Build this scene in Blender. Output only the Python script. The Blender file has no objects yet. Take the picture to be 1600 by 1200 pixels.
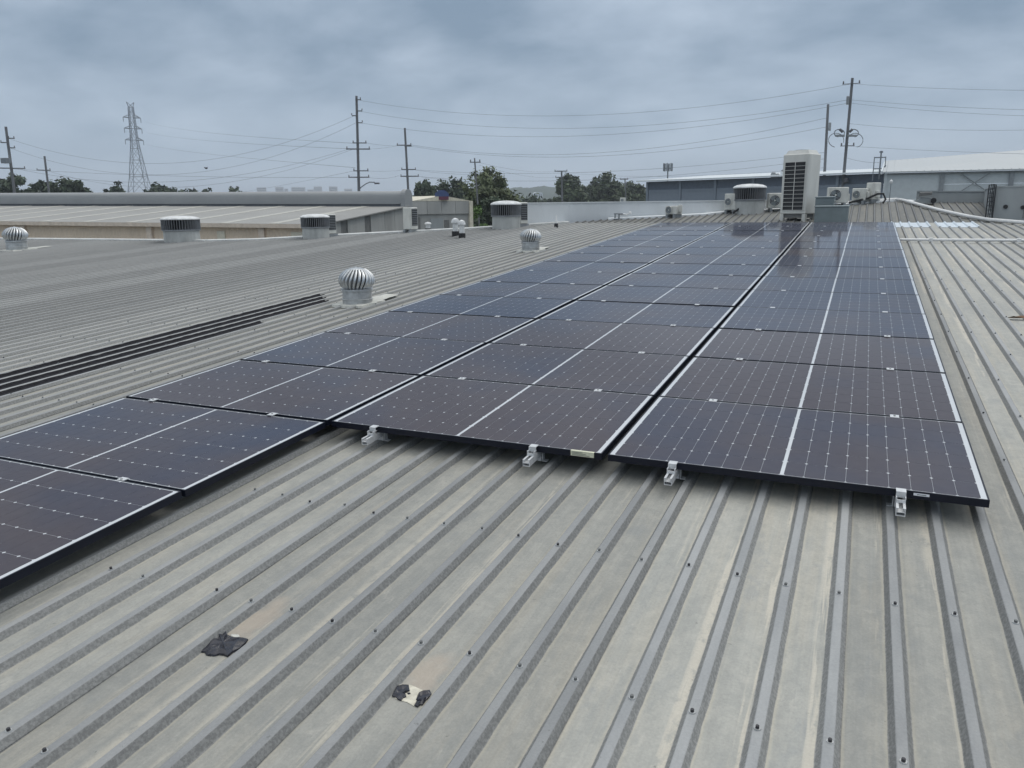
import bpy, math, random
from mathutils import Vector, Matrix, noise
R = math.radians
random.seed(7)
scene = bpy.context.scene
col = scene.collection

# ------------------------------------------------------------------ camera
TH = R(3.17)                      # pitch of the main roof
CT, ST = math.cos(TH), math.sin(TH)
def rf(u, v, h=0.0):              # roof frame -> world
    return Vector((u, v*CT - h*ST, v*ST + h*CT))
FPX = 1216.55
CAMP = rf(4.743888, -3.745698, 1.500083)
RIGHT = rf(0.91404059, 0.40433563, -0.03228769)
DOWN = rf(0.08054844, -0.25894899, -0.96252656)
FWD = rf(-0.39754465, 0.87718762, -0.26925849)
cam = bpy.data.cameras.new('camera'); camo = bpy.data.objects.new('camera', cam); col.objects.link(camo)
cam.sensor_width = 36; cam.lens = 36*FPX/1600; cam.clip_start = .05; cam.clip_end = 9000
m = Matrix((RIGHT, -DOWN, -FWD)).transposed().to_4x4(); m.translation = CAMP
camo.matrix_world = m
scene.camera = camo

# ------------------------------------------------------------------ world
SUN_EL, SUN_AZ = R(60), R(35)
wd = bpy.data.worlds.new('World'); scene.world = wd; wd.use_nodes = True
nt = wd.node_tree; nt.nodes.clear()
def N(t, **k):
    n = nt.nodes.new(t)
    for a, b in k.items(): setattr(n, a, b)
    return n
def L(a, b): nt.links.new(a, b)
out = N('ShaderNodeOutputWorld'); bg = N('ShaderNodeBackground')
tc = N('ShaderNodeTexCoord'); sep = N('ShaderNodeSeparateXYZ'); L(tc.outputs['Generated'], sep.inputs[0])
def mth(op, a, b=None, clamp=False):
    n = N('ShaderNodeMath', operation=op, use_clamp=clamp)
    for i, x in enumerate((a, b)):
        if x is None: continue
        if isinstance(x, (int, float)): n.inputs[i].default_value = x
        else: L(x, n.inputs[i])
    return n.outputs[0]
zz = mth('ADD', mth('ABSOLUTE', sep.outputs['Z']), 0.30)
cx_ = mth('DIVIDE', sep.outputs['X'], zz); cy_ = mth('DIVIDE', sep.outputs['Y'], zz)
cmb = N('ShaderNodeCombineXYZ'); L(cx_, cmb.inputs[0]); L(cy_, cmb.inputs[1])
n1 = N('ShaderNodeTexNoise'); n1.inputs['Scale'].default_value = 2.5; n1.inputs['Detail'].default_value = 7; n1.inputs['Roughness'].default_value = .52
mp = N('ShaderNodeMapping'); mp.inputs['Location'].default_value = (3.2, 1.35, .4); mp.inputs['Rotation'].default_value = (0, 0, R(24)); mp.inputs['Scale'].default_value = (.9, 1.1, 1); L(cmb.outputs[0], mp.inputs[0]); L(mp.outputs[0], n1.inputs['Vector'])
n1.inputs['Distortion'].default_value = .15
mr = N('ShaderNodeMapRange'); mr.inputs['From Min'].default_value = .35; mr.inputs['From Max'].default_value = .69; L(n1.outputs['Fac'], mr.inputs['Value'])
cm = N('ShaderNodeMix', data_type='RGBA'); L(mr.outputs[0], cm.inputs[0])
cm.inputs[6].default_value = (.222, .312, .422, 1); cm.inputs[7].default_value = (.50, .60, .725, 1)
# paler air towards the horizon
hz = N('ShaderNodeMapRange'); hz.interpolation_type = 'SMOOTHSTEP'
hz.inputs['From Min'].default_value = .0; hz.inputs['From Max'].default_value = .20; hz.inputs['To Min'].default_value = .85; hz.inputs['To Max'].default_value = 0
L(mth('ABSOLUTE', sep.outputs['Z']), hz.inputs['Value'])
hm = N('ShaderNodeMix', data_type='RGBA'); L(hz.outputs[0], hm.inputs[0]); L(cm.outputs[2], hm.inputs[6]); hm.inputs[7].default_value = (.50, .61, .745, 1)
# overcast sky: brighter overhead
zr = N('ShaderNodeMapRange'); zr.interpolation_type = 'SMOOTHSTEP'
zr.inputs['From Min'].default_value = .25; zr.inputs['From Max'].default_value = .95; zr.inputs['To Min'].default_value = 1.0; zr.inputs['To Max'].default_value = 2.7
L(sep.outputs['Z'], zr.inputs['Value'])
sk = N('ShaderNodeTexSky'); sk.sky_type = 'NISHITA'; sk.sun_disc = False; sk.sun_elevation = SUN_EL; sk.sun_rotation = SUN_AZ
skm = N('ShaderNodeVectorMath', operation='SCALE'); L(sk.outputs[0], skm.inputs[0]); skm.inputs['Scale'].default_value = .10
fm = N('ShaderNodeMix', data_type='RGBA'); fm.inputs[0].default_value = .92; L(skm.outputs[0], fm.inputs[6]); L(hm.outputs[2], fm.inputs[7])
zw = N('ShaderNodeMapRange'); zw.interpolation_type = 'SMOOTHSTEP'; zw.inputs['From Min'].default_value = .25; zw.inputs['From Max'].default_value = .8; L(sep.outputs['Z'], zw.inputs['Value'])
zm = N('ShaderNodeMix', data_type='RGBA'); L(zw.outputs[0], zm.inputs[0]); L(fm.outputs[2], zm.inputs[6]); zm.inputs[7].default_value = (.46, .47, .475, 1)   # the cloud sheet is neutral grey overhead
zs = N('ShaderNodeVectorMath', operation='SCALE'); L(zm.outputs[2], zs.inputs[0]); L(zr.outputs[0], zs.inputs['Scale'])
L(zs.outputs[0], bg.inputs['Color']); bg.inputs['Strength'].default_value = 1.0; L(bg.outputs[0], out.inputs[0])

sl = bpy.data.lights.new('sun', 'SUN'); sl.energy = 1.0; sl.angle = R(40); sl.color = (1, .97, .92)
so = bpy.data.objects.new('sun', sl); col.objects.link(so)
sd = Vector((math.sin(SUN_AZ)*math.cos(SUN_EL), math.cos(SUN_AZ)*math.cos(SUN_EL), math.sin(SUN_EL)))
so.rotation_euler = sd.to_track_quat('Z', 'Y').to_euler(); so.location = (0, 0, 60)

vs = scene.view_settings; vs.view_transform = 'Standard'; vs.look = 'None'; vs.exposure = 0; vs.gamma = 1; vs.use_curve_mapping = False
scene.render.engine = 'CYCLES'

# ------------------------------------------------------------------ pixel helpers
def ray(x, y):
    return (RIGHT*((x-800)/FPX) + DOWN*((y-600)/FPX) + FWD)
def at(x, y, D):                  # point on the pixel's ray at horizontal distance D
    d = ray(x, y); return CAMP + d*(D/math.hypot(d.x, d.y))
def at_z(x, y, z):
    d = ray(x, y); return CAMP + d*((z-CAMP.z)/d.z)
HP = -0.134                       # roof pan, measured from the panels' glass
HR = -0.105                       # rib tops
def on_roof(x, y, h=HR):
    d = ray(x, y); n = rf(0, 0, 1); p0 = rf(0, 0, h)
    return CAMP + d*((p0-CAMP).dot(n)/d.dot(n))
KV = 17.8; EX = R(3.0)            # beyond KV the roof is steeper
def ff(u, v, h=0.0):              # upper roof frame: v measured like the main one, h above rib tops
    w = v-KV
    return rf(u, KV + w*math.cos(EX) - h*math.sin(EX), HR + w*math.sin(EX) + h*math.cos(EX))
def surf(u, v, h=0.0):            # point h above rib tops anywhere on the roof
    return rf(u, v, HR+h) if v <= KV else ff(u, v, h)
def dist(p): return math.hypot(p.x-CAMP.x, p.y-CAMP.y)
def mpp(p): return (p-CAMP).dot(FWD)/FPX     # metres per photo pixel at p
GZ = CAMP.z - 8.6                 # ground level

# ------------------------------------------------------------------ materials
M = {}
def newmat(name):
    m = bpy.data.materials.new(name); m.use_nodes = True; M[name] = m
    return m, m.node_tree.nodes, m.node_tree.links, m.node_tree.nodes['Principled BSDF']
def mat(name, c, rough=.6, metal=0, var=.15, scale=6, bump=0, bscale=40, coat=0, stretch=None, c2=None, rnd=0, spec=.5):
    m, n, l, b = newmat(name)
    b.inputs['Roughness'].default_value = rough; b.inputs['Metallic'].default_value = metal
    b.inputs['Specular IOR Level'].default_value = spec
    b.inputs['Coat Weight'].default_value = coat; b.inputs['Coat Roughness'].default_value = .05
    g = n.new('ShaderNodeNewGeometry'); mp = n.new('ShaderNodeMapping')
    l.new(g.outputs['Position'], mp.inputs[0])
    if stretch: mp.inputs['Scale'].default_value = stretch
    t = n.new('ShaderNodeTexNoise'); t.inputs['Scale'].default_value = scale; t.inputs['Detail'].default_value = 6; t.inputs['Roughness'].default_value = .62
    l.new(mp.outputs[0], t.inputs['Vector'])
    mr = n.new('ShaderNodeMapRange'); mr.inputs['From Min'].default_value = .3; mr.inputs['From Max'].default_value = .7; l.new(t.outputs['Fac'], mr.inputs[0])
    mx = n.new('ShaderNodeMix'); mx.data_type = 'RGBA'; l.new(mr.outputs[0], mx.inputs[0])
    lo = c2 if c2 else tuple(x*(1-var) for x in c); hi = c if c2 else tuple(min(1, x*(1+var)) for x in c)
    mx.inputs[6].default_value = (*lo, 1); mx.inputs[7].default_value = (*hi, 1)
    o = mx.outputs[2]
    if rnd:
        oi = n.new('ShaderNodeObjectInfo'); r2 = n.new('ShaderNodeMapRange'); r2.inputs['To Min'].default_value = 1-rnd; r2.inputs['To Max'].default_value = 1+rnd
        l.new(oi.outputs['Random'], r2.inputs[0]); s = n.new('ShaderNodeVectorMath'); s.operation = 'SCALE'
        l.new(o, s.inputs[0]); l.new(r2.outputs[0], s.inputs['Scale']); o = s.outputs[0]
    l.new(o, b.inputs['Base Color'])
    if bump:
        t2 = n.new('ShaderNodeTexNoise'); t2.inputs['Scale'].default_value = bscale; t2.inputs['Detail'].default_value = 4
        l.new(mp.outputs[0], t2.inputs['Vector'])
        bp = n.new('ShaderNodeBump'); bp.inputs['Strength'].default_value = bump; bp.inputs['Distance'].default_value = .01
        l.new(t2.outputs['Fac'], bp.inputs['Height']); l.new(bp.outputs[0], b.inputs['Normal'])
    return m

def roof_mat(name, tone=1.0):
    """weathered ribbed sheet: UV.x = metres from the nearest rib axis, UV.y = metres along the rib"""
    m, n, l, b = newmat(name)
    def nd(t, **k):
        x = n.new(t)
        for a, v in k.items(): setattr(x, a, v)
        return x
    def ma(op, a, b_=None, c_=None, clamp=False):
        x = nd('ShaderNodeMath', operation=op, use_clamp=clamp)
        for i, q in enumerate((a, b_, c_)):
            if q is None: continue
            if isinstance(q, (int, float)): x.inputs[i].default_value = q
            else: l.new(q, x.inputs[i])
        return x.outputs[0]
    def mrange(v, a, b_, c_=0, d_=1, smooth=True):
        x = nd('ShaderNodeMapRange'); x.interpolation_type = 'SMOOTHSTEP' if smooth else 'LINEAR'
        for i, q in enumerate((v, a, b_, c_, d_)):
            if isinstance(q, (int, float)): x.inputs[i].default_value = q
            else: l.new(q, x.inputs[i])
        return x.outputs[0]
    def mix(f, a, b_, mode='MIX'):
        x = nd('ShaderNodeMix', data_type='RGBA', blend_type=mode)
        for i, q in ((0, f), (6, a), (7, b_)):
            if isinstance(q, (int, float)): x.inputs[i].default_value = q
            elif isinstance(q, tuple): x.inputs[i].default_value = (*q, 1)
            else: l.new(q, x.inputs[i])
        return x.outputs[2]
    uv = nd('ShaderNodeUVMap'); sp = nd('ShaderNodeSeparateXYZ'); l.new(uv.outputs[0], sp.inputs[0])
    g = nd('ShaderNodeNewGeometry')
    def tex(scale, stretch=(1, 1, 1), detail=6, rough=.6, loc=(0, 0, 0), dist=0):
        mp = nd('ShaderNodeMapping'); mp.inputs['Scale'].default_value = stretch; mp.inputs['Location'].default_value = loc
        l.new(g.outputs['Position'], mp.inputs[0])
        t = nd('ShaderNodeTexNoise'); t.inputs['Scale'].default_value = scale; t.inputs['Detail'].default_value = detail
        t.inputs['Roughness'].default_value = rough; t.inputs['Distortion'].default_value = dist
        l.new(mp.outputs[0], t.inputs['Vector']); return t.outputs['Fac']
    a = ma('ABSOLUTE', sp.outputs[0])
    edge = ma('ADD', a, ma('MULTIPLY', ma('SUBTRACT', tex(9, (1, .6, 1)), .5), .012))
    pan = mrange(edge, .0315, .0345)
    top = mrange(a, .0145, .0165, 1, 0)
    # pan colour: pale grey green dust with buff streaks and blotches
    c = mix(mrange(tex(2.2, (1.6, .35, 1), 7), .35, .66), (.285, .288, .272), (.345, .342, .315))
    buff = mrange(tex(3.1, (2.2, .22, 1), 6, .6, (5, 2, 0)), .50, .66)
    c = mix(ma('MULTIPLY', buff, .55), c, (.365, .345, .298))
    blot = mrange(tex(7, (1, .7, 1), 7, .7, (1, 7, 3), .6), .60, .72)
    c = mix(ma('MULTIPLY', blot, .55), c, (.43, .415, .375))
    sm_ = mrange(tex(17, (1, .8, 1), 6, .72, (6, 1, 4), .4), .38, .64)
    c = mix(1.0, c, mix(sm_, (.93, .935, .935), (1.07, 1.06, 1.045)), 'MULTIPLY')
    grey = mrange(tex(5, (1.2, .5, 1), 6, .65, (8, 3, 1), .3), .56, .68)
    c = mix(ma('MULTIPLY', grey, .50), c, (.255, .265, .262))
    runs = tex(1.0, (70, .9, 1), 5, .6, (3, 9, 2))
    c = mix(1.0, c, mix(mrange(runs, .3, .7), (.955, .955, .955), (1.04, 1.04, 1.035)), 'MULTIPLY')
    scr = ma('MULTIPLY', mrange(tex(1.0, (160, 6, 1), 3, .5, (1, 1, 5)), .70, .74), mrange(tex(2.4, (1, 1, 1), 3), .5, .6))
    c = mix(ma('MULTIPLY', scr, .30), c, (.50, .50, .48))
    scuff = mrange(tex(26, (1, .28, 1), 5, .7, (2, 5, 9)), .62, .72)
    c = mix(ma('MULTIPLY', scuff, .35), c, (.25, .262, .258))
    # lichen crust in the corner between pan and rib
    crust = ma('MULTIPLY', mrange(edge, .034, .047, 1, 0), mrange(tex(4, (3, .5, 1), 6, .7, (2, 2, 2)), .36, .58))
    c = mix(ma('MULTIPLY', crust, .65), c, (.43, .405, .335))
    # a strip of buff deposit in some pans, on the side the water runs
    st_lane = ma('MULTIPLY', mrange(sp.outputs[0], -.085, -.05, 0, 1), mrange(sp.outputs[0], -.030, -.036, 0, 1))
    st = ma('MULTIPLY', st_lane, mrange(tex(1.9, (3.2, .12, 1), 5, .7, (7.7, 0, 0)), .53, .57))
    st = ma('MULTIPLY', st, mrange(tex(16, (1, .6, 1), 5, .7), .32, .5))
    c = mix(ma('MULTIPLY', st, .8), c, (.48, .45, .385))
    # bare galvanised rib
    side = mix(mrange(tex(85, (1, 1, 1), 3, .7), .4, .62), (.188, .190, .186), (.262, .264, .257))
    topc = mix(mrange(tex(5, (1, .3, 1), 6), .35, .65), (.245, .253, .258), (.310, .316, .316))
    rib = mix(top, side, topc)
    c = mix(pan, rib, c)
    # fine grain and dark specks
    c = mix(1.0, c, mix(tex(120, (1, 1, 1), 2, .5), (.86, .86, .86), (1.14, 1.14, 1.14)), 'MULTIPLY')
    speck = mrange(tex(38, (1, 1, 1), 3, .6, (4, 4, 4)), .70, .76)
    c = mix(ma('MULTIPLY', speck, .5), c, (.12, .125, .12))
    # each sheet has weathered a little differently
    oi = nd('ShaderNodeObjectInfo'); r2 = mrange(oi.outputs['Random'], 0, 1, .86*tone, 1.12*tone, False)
    s = nd('ShaderNodeVectorMath', operation='SCALE'); l.new(c, s.inputs[0]); l.new(r2, s.inputs['Scale'])
    # tan stains spreading from the two sealant remains
    c = s.outputs[0]
    for (u, v, r) in STAINS:
        p = rf(u, v, HP)
        d1 = nd('ShaderNodeVectorMath', operation='SUBTRACT'); l.new(g.outputs['Position'], d1.inputs[0]); d1.inputs[1].default_value = p
        d2 = nd('ShaderNodeVectorMath', operation='MULTIPLY'); l.new(d1.outputs[0], d2.inputs[0]); d2.inputs[1].default_value = (1/.075, 1/r, 0)
        d3 = nd('ShaderNodeVectorMath', operation='LENGTH'); l.new(d2.outputs[0], d3.inputs[0])
        f = mrange(ma('ADD', d3.outputs['Value'], ma('MULTIPLY', ma('SUBTRACT', tex(14), .5), 1.4)), .35, 1.20, .42, 0)
        f = ma('MULTIPLY', f, pan)
        c = mix(f, c, (.44, .35, .27))
    l.new(c, b.inputs['Base Color'])
    b.inputs['Roughness'].default_value = .62; b.inputs['Specular IOR Level'].default_value = .35
    bp = nd('ShaderNodeBump'); bp.inputs['Strength'].default_value = .25; bp.inputs['Distance'].default_value = .004
    l.new(ma('ADD', tex(60, (1, 1, 1), 3), ma('MULTIPLY', tex(7, (1, .4, 1), 2), 2.0)), bp.inputs['Height']); l.new(bp.outputs[0], b.inputs['Normal'])
    return m
PATCH1, PATCH2 = on_roof(350, 1003, HP), on_roof(642, 1083, HP)
def to_rf(p): return (p.x, p.y*CT + p.z*ST)
STAINS = [(to_rf(PATCH1)[0]+.015, to_rf(PATCH1)[1]+.15, .19), (to_rf(PATCH2)[0]+.0, to_rf(PATCH2)[1]+.10, .14)]
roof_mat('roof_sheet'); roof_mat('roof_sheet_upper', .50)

def cell_mat():
    m, n, l, b = newmat('cell')
    oi = n.new('ShaderNodeObjectInfo'); g = n.new('ShaderNodeNewGeometry')
    at_ = n.new('ShaderNodeAttribute'); at_.attribute_type = 'OBJECT'; at_.attribute_name = 'tone'
    t = n.new('ShaderNodeTexNoise'); t.inputs['Scale'].default_value = .9; t.inputs['Detail'].default_value = 3; l.new(g.outputs['Position'], t.inputs['Vector'])
    sm = n.new('ShaderNodeMath'); sm.operation = 'ADD'; l.new(t.outputs['Fac'], sm.inputs[0]); l.new(at_.outputs['Fac'], sm.inputs[1])
    mr = n.new('ShaderNodeMapRange'); mr.inputs[1].default_value = .35; mr.inputs[2].default_value = .65; l.new(sm.outputs[0], mr.inputs[0])
    mx = n.new('ShaderNodeMix'); mx.data_type = 'RGBA'; l.new(mr.outputs[0], mx.inputs[0])
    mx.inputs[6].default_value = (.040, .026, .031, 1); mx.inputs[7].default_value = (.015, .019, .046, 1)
    # dust film
    t2 = n.new('ShaderNodeTexNoise'); t2.inputs['Scale'].default_value = 22; t2.inputs['Detail'].default_value = 6; l.new(g.outputs['Position'], t2.inputs['Vector'])
    m2 = n.new('ShaderNodeMapRange'); m2.inputs[1].default_value = .35; m2.inputs[2].default_value = .75; m2.inputs[4].default_value = .022; l.new(t2.outputs['Fac'], m2.inputs[0])
    m3 = n.new('ShaderNodeMix'); m3.data_type = 'RGBA'; l.new(m2.outputs[0], m3.inputs[0]); l.new(mx.outputs[2], m3.inputs[6]); m3.inputs[7].default_value = (.45, .42, .38, 1)
    l.new(m3.outputs[2], b.inputs['Base Color'])
    b.inputs['Roughness'].default_value = .5; b.inputs['Specular IOR Level'].default_value = .2
    b.inputs['Coat Weight'].default_value = .56; b.inputs['Coat IOR'].default_value = 1.40
    m4 = n.new('ShaderNodeMapRange'); m4.inputs[1].default_value = .3; m4.inputs[2].default_value = .8; m4.inputs[3].default_value = .03; m4.inputs[4].default_value = .11; l.new(t2.outputs['Fac'], m4.inputs[0])
    l.new(m4.outputs[0], b.inputs['Coat Roughness'])
cell_mat()
mat('backsheet', (.56, .58, .60), .5, coat=.8, var=.05)
mat('frame_black', (.006, .008, .017), .40, var=.2, spec=.3)
mat('aluminium', (.64, .65, .66), .42, metal=.35, var=.12, scale=30)
mat('zinc', (.46, .47, .47), .42, metal=.6, var=.28, scale=9, bump=.1)
mat('vane_metal', (.54, .555, .565), .36, metal=.85, var=.15, scale=14)
mat('dark_inside', (.02, .02, .022), .8)
mat('sealant_white', (.50, .50, .46), .7, var=.2, scale=14, bump=.4, bscale=25)
mat('bitumen', (.012, .012, .016), .75, spec=.25, var=.5, scale=18, bump=.9, bscale=60)
mat('film_black', (.020, .021, .030), .32, var=.4, scale=25, bump=.6, bscale=35)
mat('residue', (.58, .55, .46), .85, var=.25, scale=30, bump=.5)
mat('sticker', (.62, .62, .47), .5, var=.12, scale=40)
mat('sticker_white', (.75, .76, .80), .5)
mat('ink', (.12, .13, .12), .6)
mat('screw_dark', (.045, .045, .05), .55, metal=.3)
mat('screw_grey', (.16, .165, .165), .5, metal=.4)
mat('screw_washer', (.42, .43, .43), .5, metal=.5)
mat('drum_wall', (.40, .41, .40), .7, var=.22, scale=5, stretch=(1, 1, .25), bump=.2)
mat('drum_fin', (.24, .25, .265), .5, metal=.4, var=.2)
mat('drum_cap', (.62, .63, .63), .55, var=.25, scale=7)
mat('ac_casing', (.60, .60, .565), .5, var=.12, scale=3, stretch=(1, 1, .3))
mat('ac_white', (.60, .60, .56), .5, var=.18, scale=5, stretch=(1, 1, .4))
mat('ac_dark', (.018, .019, .022), .6)
mat('cabinet', (.17, .205, .215), .55, var=.10)
mat('parapet_white', (.64, .665, .68), .7, var=.10, scale=1.1, bump=.15, stretch=(1, 1, .3))
mat('flashing', (.50, .51, .50), .55, var=.16, scale=4)
mat('flash_bright', (.72, .74, .75), .45, var=.08)
mat('pipe_white', (.74, .74, .73), .45, var=.06)
mat('skylight', (.62, .68, .73), .35, var=.08, rnd=.05)
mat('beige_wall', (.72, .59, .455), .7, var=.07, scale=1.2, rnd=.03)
mat('beige_trim', (.66, .56, .46), .6)
mat('cream', (.62, .58, .47), .6)
mat('grey_roof', (.285, .28, .265), .6, var=.10, scale=.7, rnd=.05)
mat('pale_strip', (.44, .43, .385), .5)
mat('monitor', (.27, .28, .285), .55, var=.06, scale=.8)
mat('monitor_dark', (.09, .10, .115), .6)
mat('concrete', (.36, .36, .345), .85, var=.22, scale=.9, stretch=(1, 1, .15), bump=.2, rnd=.12)
mat('concrete_dark', (.16, .16, .155), .85, var=.2)
mat('blue_wall', (.215, .25, .295), .6, var=.05, rnd=.03)
mat('blue_band', (.12, .145, .185), .6)
mat('white_roof', (.62, .66, .68), .5, var=.05)
mat('pale_wall', (.50, .54, .555), .65, var=.06, rnd=.03)
mat('pale_roof', (.45, .47, .475), .5, var=.05)
mat('steel_grey', (.24, .26, .275), .55)
mat('parapet_grey', (.30, .32, .325), .75, var=.14, scale=1.0, stretch=(1, 1, .3))
mat('timber_pole', (.15, .155, .165), .85, var=.2, scale=2, stretch=(1, 1, .2))
mat('galv_steel', (.20, .22, .24), .5, metal=.3)
mat('pylon_steel', (.24, .27, .315), .6)
mat('wire', (.15, .17, .195), .6)
mat('insulator', (.10, .10, .11), .4)
mat('bark', (.09, .075, .06), .9)
mat('leaf_dark', (.050, .072, .040), .75, var=.5, scale=.55, rnd=.1)
mat('leaf_mid', (.066, .090, .045), .75, var=.5, scale=.5, rnd=.1)
mat('leaf_olive', (.112, .135, .066), .75, var=.55, scale=.7)
mat('leaf_bright', (.090, .170, .035), .7, var=.4, scale=1.2)
mat('far_hill', (.055, .075, .060), .9, var=.3, scale=.02)
mat('ground', (.13, .135, .115), .9, var=.3, scale=.03)
mat('tower_pale', (.50, .50, .50), .8)
mat('tower_window', (.22, .24, .27), .5)
mat('sign_blue', (.06, .09, .20), .5)
mat('sign_maroon', (.14, .04, .07), .5)
mat('leaf_brown', (.16, .09, .05), .8)
mat('bird_dark', (.03, .03, .035), .8)

# ------------------------------------------------------------------ mesh helpers
class MB:
    def __init__(s): s.v = []; s.f = []; s.uv = None
    def add(s, vs, fs):
        o = len(s.v); s.v += [tuple(x) for x in vs]; s.f += [tuple(i+o for i in f) for f in fs]; return s
    def box(s, x0, x1, y0, y1, z0, z1, bev=0):
        if bev <= 0:
            s.add([(x, y, z) for z in (z0, z1) for y in (y0, y1) for x in (x0, x1)],
                  [(0, 2, 3, 1), (4, 5, 7, 6), (0, 1, 5, 4), (2, 6, 7, 3), (0, 4, 6, 2), (1, 3, 7, 5)])
        else:
            b = min(bev, (x1-x0)*.45, (y1-y0)*.45, (z1-z0)*.45)
            def rg(x0, x1, y0, y1, z): return [(x0, y0, z), (x1, y0, z), (x1, y1, z), (x0, y1, z)]
            def oc(z, i=0):
                return [(x0+b, y0+i, z), (x1-b, y0+i, z), (x1-i, y0+b, z), (x1-i, y1-b, z), (x1-b, y1-i, z), (x0+b, y1-i, z), (x0+i, y1-b, z), (x0+i, y0+b, z)]
            k = b*.999
            def oi(z): return [(x0+b, y0+k, z), (x1-b, y0+k, z), (x1-k, y0+b, z), (x1-k, y1-b, z), (x1-b, y1-k, z), (x0+b, y1-k, z), (x0+k, y1-b, z), (x0+k, y0+b, z)]
            rings = [oi(z0), oc(z0+b), oc(z1-b), oi(z1)]
            vs = sum(rings, []); fs = []
            for j in range(3):
                for i in range(8):
                    fs.append((j*8+i, j*8+(i+1) % 8, j*8+8+(i+1) % 8, j*8+8+i))
            fs.append(tuple(range(7, -1, -1))); fs.append(tuple(range(24, 32)))
            s.add(vs, fs)
        return s
    def prism(s, pts, d):         # polygon pts (list of Vector) extruded by vector d
        n = len(pts); d = Vector(d)
        s.add(list(pts)+[Vector(p)+d for p in pts], [tuple(range(n-1, -1, -1)), tuple(range(n, 2*n))]+[(i, (i+1) % n, n+(i+1) % n, n+i) for i in range(n)])
        return s
    def lathe(s, prof, n=24, c=(0, 0), a0=0, a1=2*math.pi, cap=True):
        full = abs(a1-a0-2*math.pi) < 1e-6; k = n if full else n+1
        vs = [(c[0]+r*math.cos(a0+(a1-a0)*i/n), c[1]+r*math.sin(a0+(a1-a0)*i/n), z) for r, z in prof for i in range(k)]
        fs = []
        for j in range(len(prof)-1):
            for i in range(n):
                i2 = (i+1) % k; fs.append((j*k+i, j*k+i2, (j+1)*k+i2, (j+1)*k+i))
        if cap and full:
            fs.append(tuple(range(k-1, -1, -1))); fs.append(tuple((len(prof)-1)*k+i for i in range(k)))
        return s.add(vs, fs)
    def tube(s, pts, r, n=6, r1=None):
        pts = [Vector(p) for p in pts]; vs = []; fs = []
        for i, p in enumerate(pts):
            t = (pts[min(i+1, len(pts)-1)]-pts[max(i-1, 0)]).normalized()
            a = t.cross(Vector((0, 0, 1)))
            if a.length < 1e-3: a = t.cross(Vector((1, 0, 0)))
            a.normalize(); b = t.cross(a)
            rr = r if r1 is None else r+(r1-r)*i/(len(pts)-1)
            vs += [p+a*rr*math.cos(2*math.pi*k/n)+b*rr*math.sin(2*math.pi*k/n) for k in range(n)]
        for i in range(len(pts)-1):
            for k in range(n): fs.append((i*n+k, i*n+(k+1) % n, (i+1)*n+(k+1) % n, (i+1)*n+k))
        fs.append(tuple(range(n-1, -1, -1))); fs.append(tuple((len(pts)-1)*n+k for k in range(n)))
        return s.add(vs, fs)
    def mesh(s, name, m, smooth=False):
        me = bpy.data.meshes.new(name); me.from_pydata(s.v, [], s.f); me.materials.append(M[m])
        if s.uv:
            ul = me.uv_layers.new(name='UVMap'); flat = []
            for f in s.f:
                for i in f: flat += s.uv[i]
            ul.data.foreach_set('uv', flat)
        if smooth:
            me.polygons.foreach_set('use_smooth', [True]*len(me.polygons))
            try: me.set_sharp_from_angle(angle=R(35))
            except Exception: pass
        me.update(); return me
    def build(s, name, m, parent=None, smooth=False):
        return put(name, s.mesh(name, m, smooth), parent)
def put(name, me, parent=None):
    o = bpy.data.objects.new(name, me); col.objects.link(o)
    if parent is not None: o.parent = parent
    return o
def tag(o, label, cat=None, group=None, kind=None):
    o['label'] = label
    if cat: o['category'] = cat
    if group: o['group'] = group
    if kind: o['kind'] = kind
    return o
def thing(name, label, cat, loc=(0, 0, 0), rot=(0, 0, 0), group=None):
    o = bpy.data.objects.new(name, None); col.objects.link(o); o.empty_display_size = .2
    o.location = loc; o.rotation_euler = rot
    return tag(o, label, cat, group)
def copy_tree(o, parent=None):
    c = o.copy(); col.objects.link(c); c.parent = parent
    for ch in list(o.children): copy_tree(ch, c)
    return c
def poly_interp(pl, x):
    if x <= pl[0][0]: return pl[0][1]
    for (a, b), (c, d) in zip(pl, pl[1:]):
        if x <= c: return b+(d-b)*(x-a)/(c-a)
    return pl[-1][1]
ROOFROT = (TH, 0, 0)

# ------------------------------------------------------------------ ground, hills
g = MB(); g.add([(-1900, -400, GZ), (1900, -400, GZ), (1900, 1900, GZ), (-1900, 1900, GZ)], [(0, 1, 2, 3)])
go = g.build('ground', 'ground'); go['kind'] = 'structure'; go['label'] = 'ground of the industrial estate below the roofs'
def hill(D, x0, x1, ys, name, label, thick=260):
    b = MB(); n = len(ys); vs = []
    k = 140
    for i in range(k+1):
        x = x0+(x1-x0)*i/k; y = poly_interp([(x0+(x1-x0)*j/(n-1), yy) for j, yy in enumerate(ys)], x)
        y += 3.2*(noise.noise(Vector((x*.05, 3.1, 0)))) + 1.6*noise.noise(Vector((x*.19, 1.1, 0)))
        p = at(x, y, D); d = Vector((p.x-CAMP.x, p.y-CAMP.y, 0)).normalized()
        vs += [Vector((p.x, p.y, GZ-2))-d*thick, p-d*thick*.25+Vector((0, 0, -.25*(p.z-GZ))), p, Vector((p.x, p.y, GZ-2))+d*thick]
    fs = [(i*4+j, i*4+4+j, i*4+5+j, i*4+1+j) for i in range(k) for j in range(3)]
    b.add(vs, fs); o = b.build(name, 'far_hill', smooth=True); tag(o, label, kind='structure'); return o
hill(950, -120, 700, [311, 307, 306, 309, 306, 305, 308, 310], 'hills', 'low wooded rise behind the far apartment blocks')
hill(800, 640, 1100, [306, 299, 296, 292, 291, 294, 293, 298], 'hills', 'wooded hill behind the two pale green trees')
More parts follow.
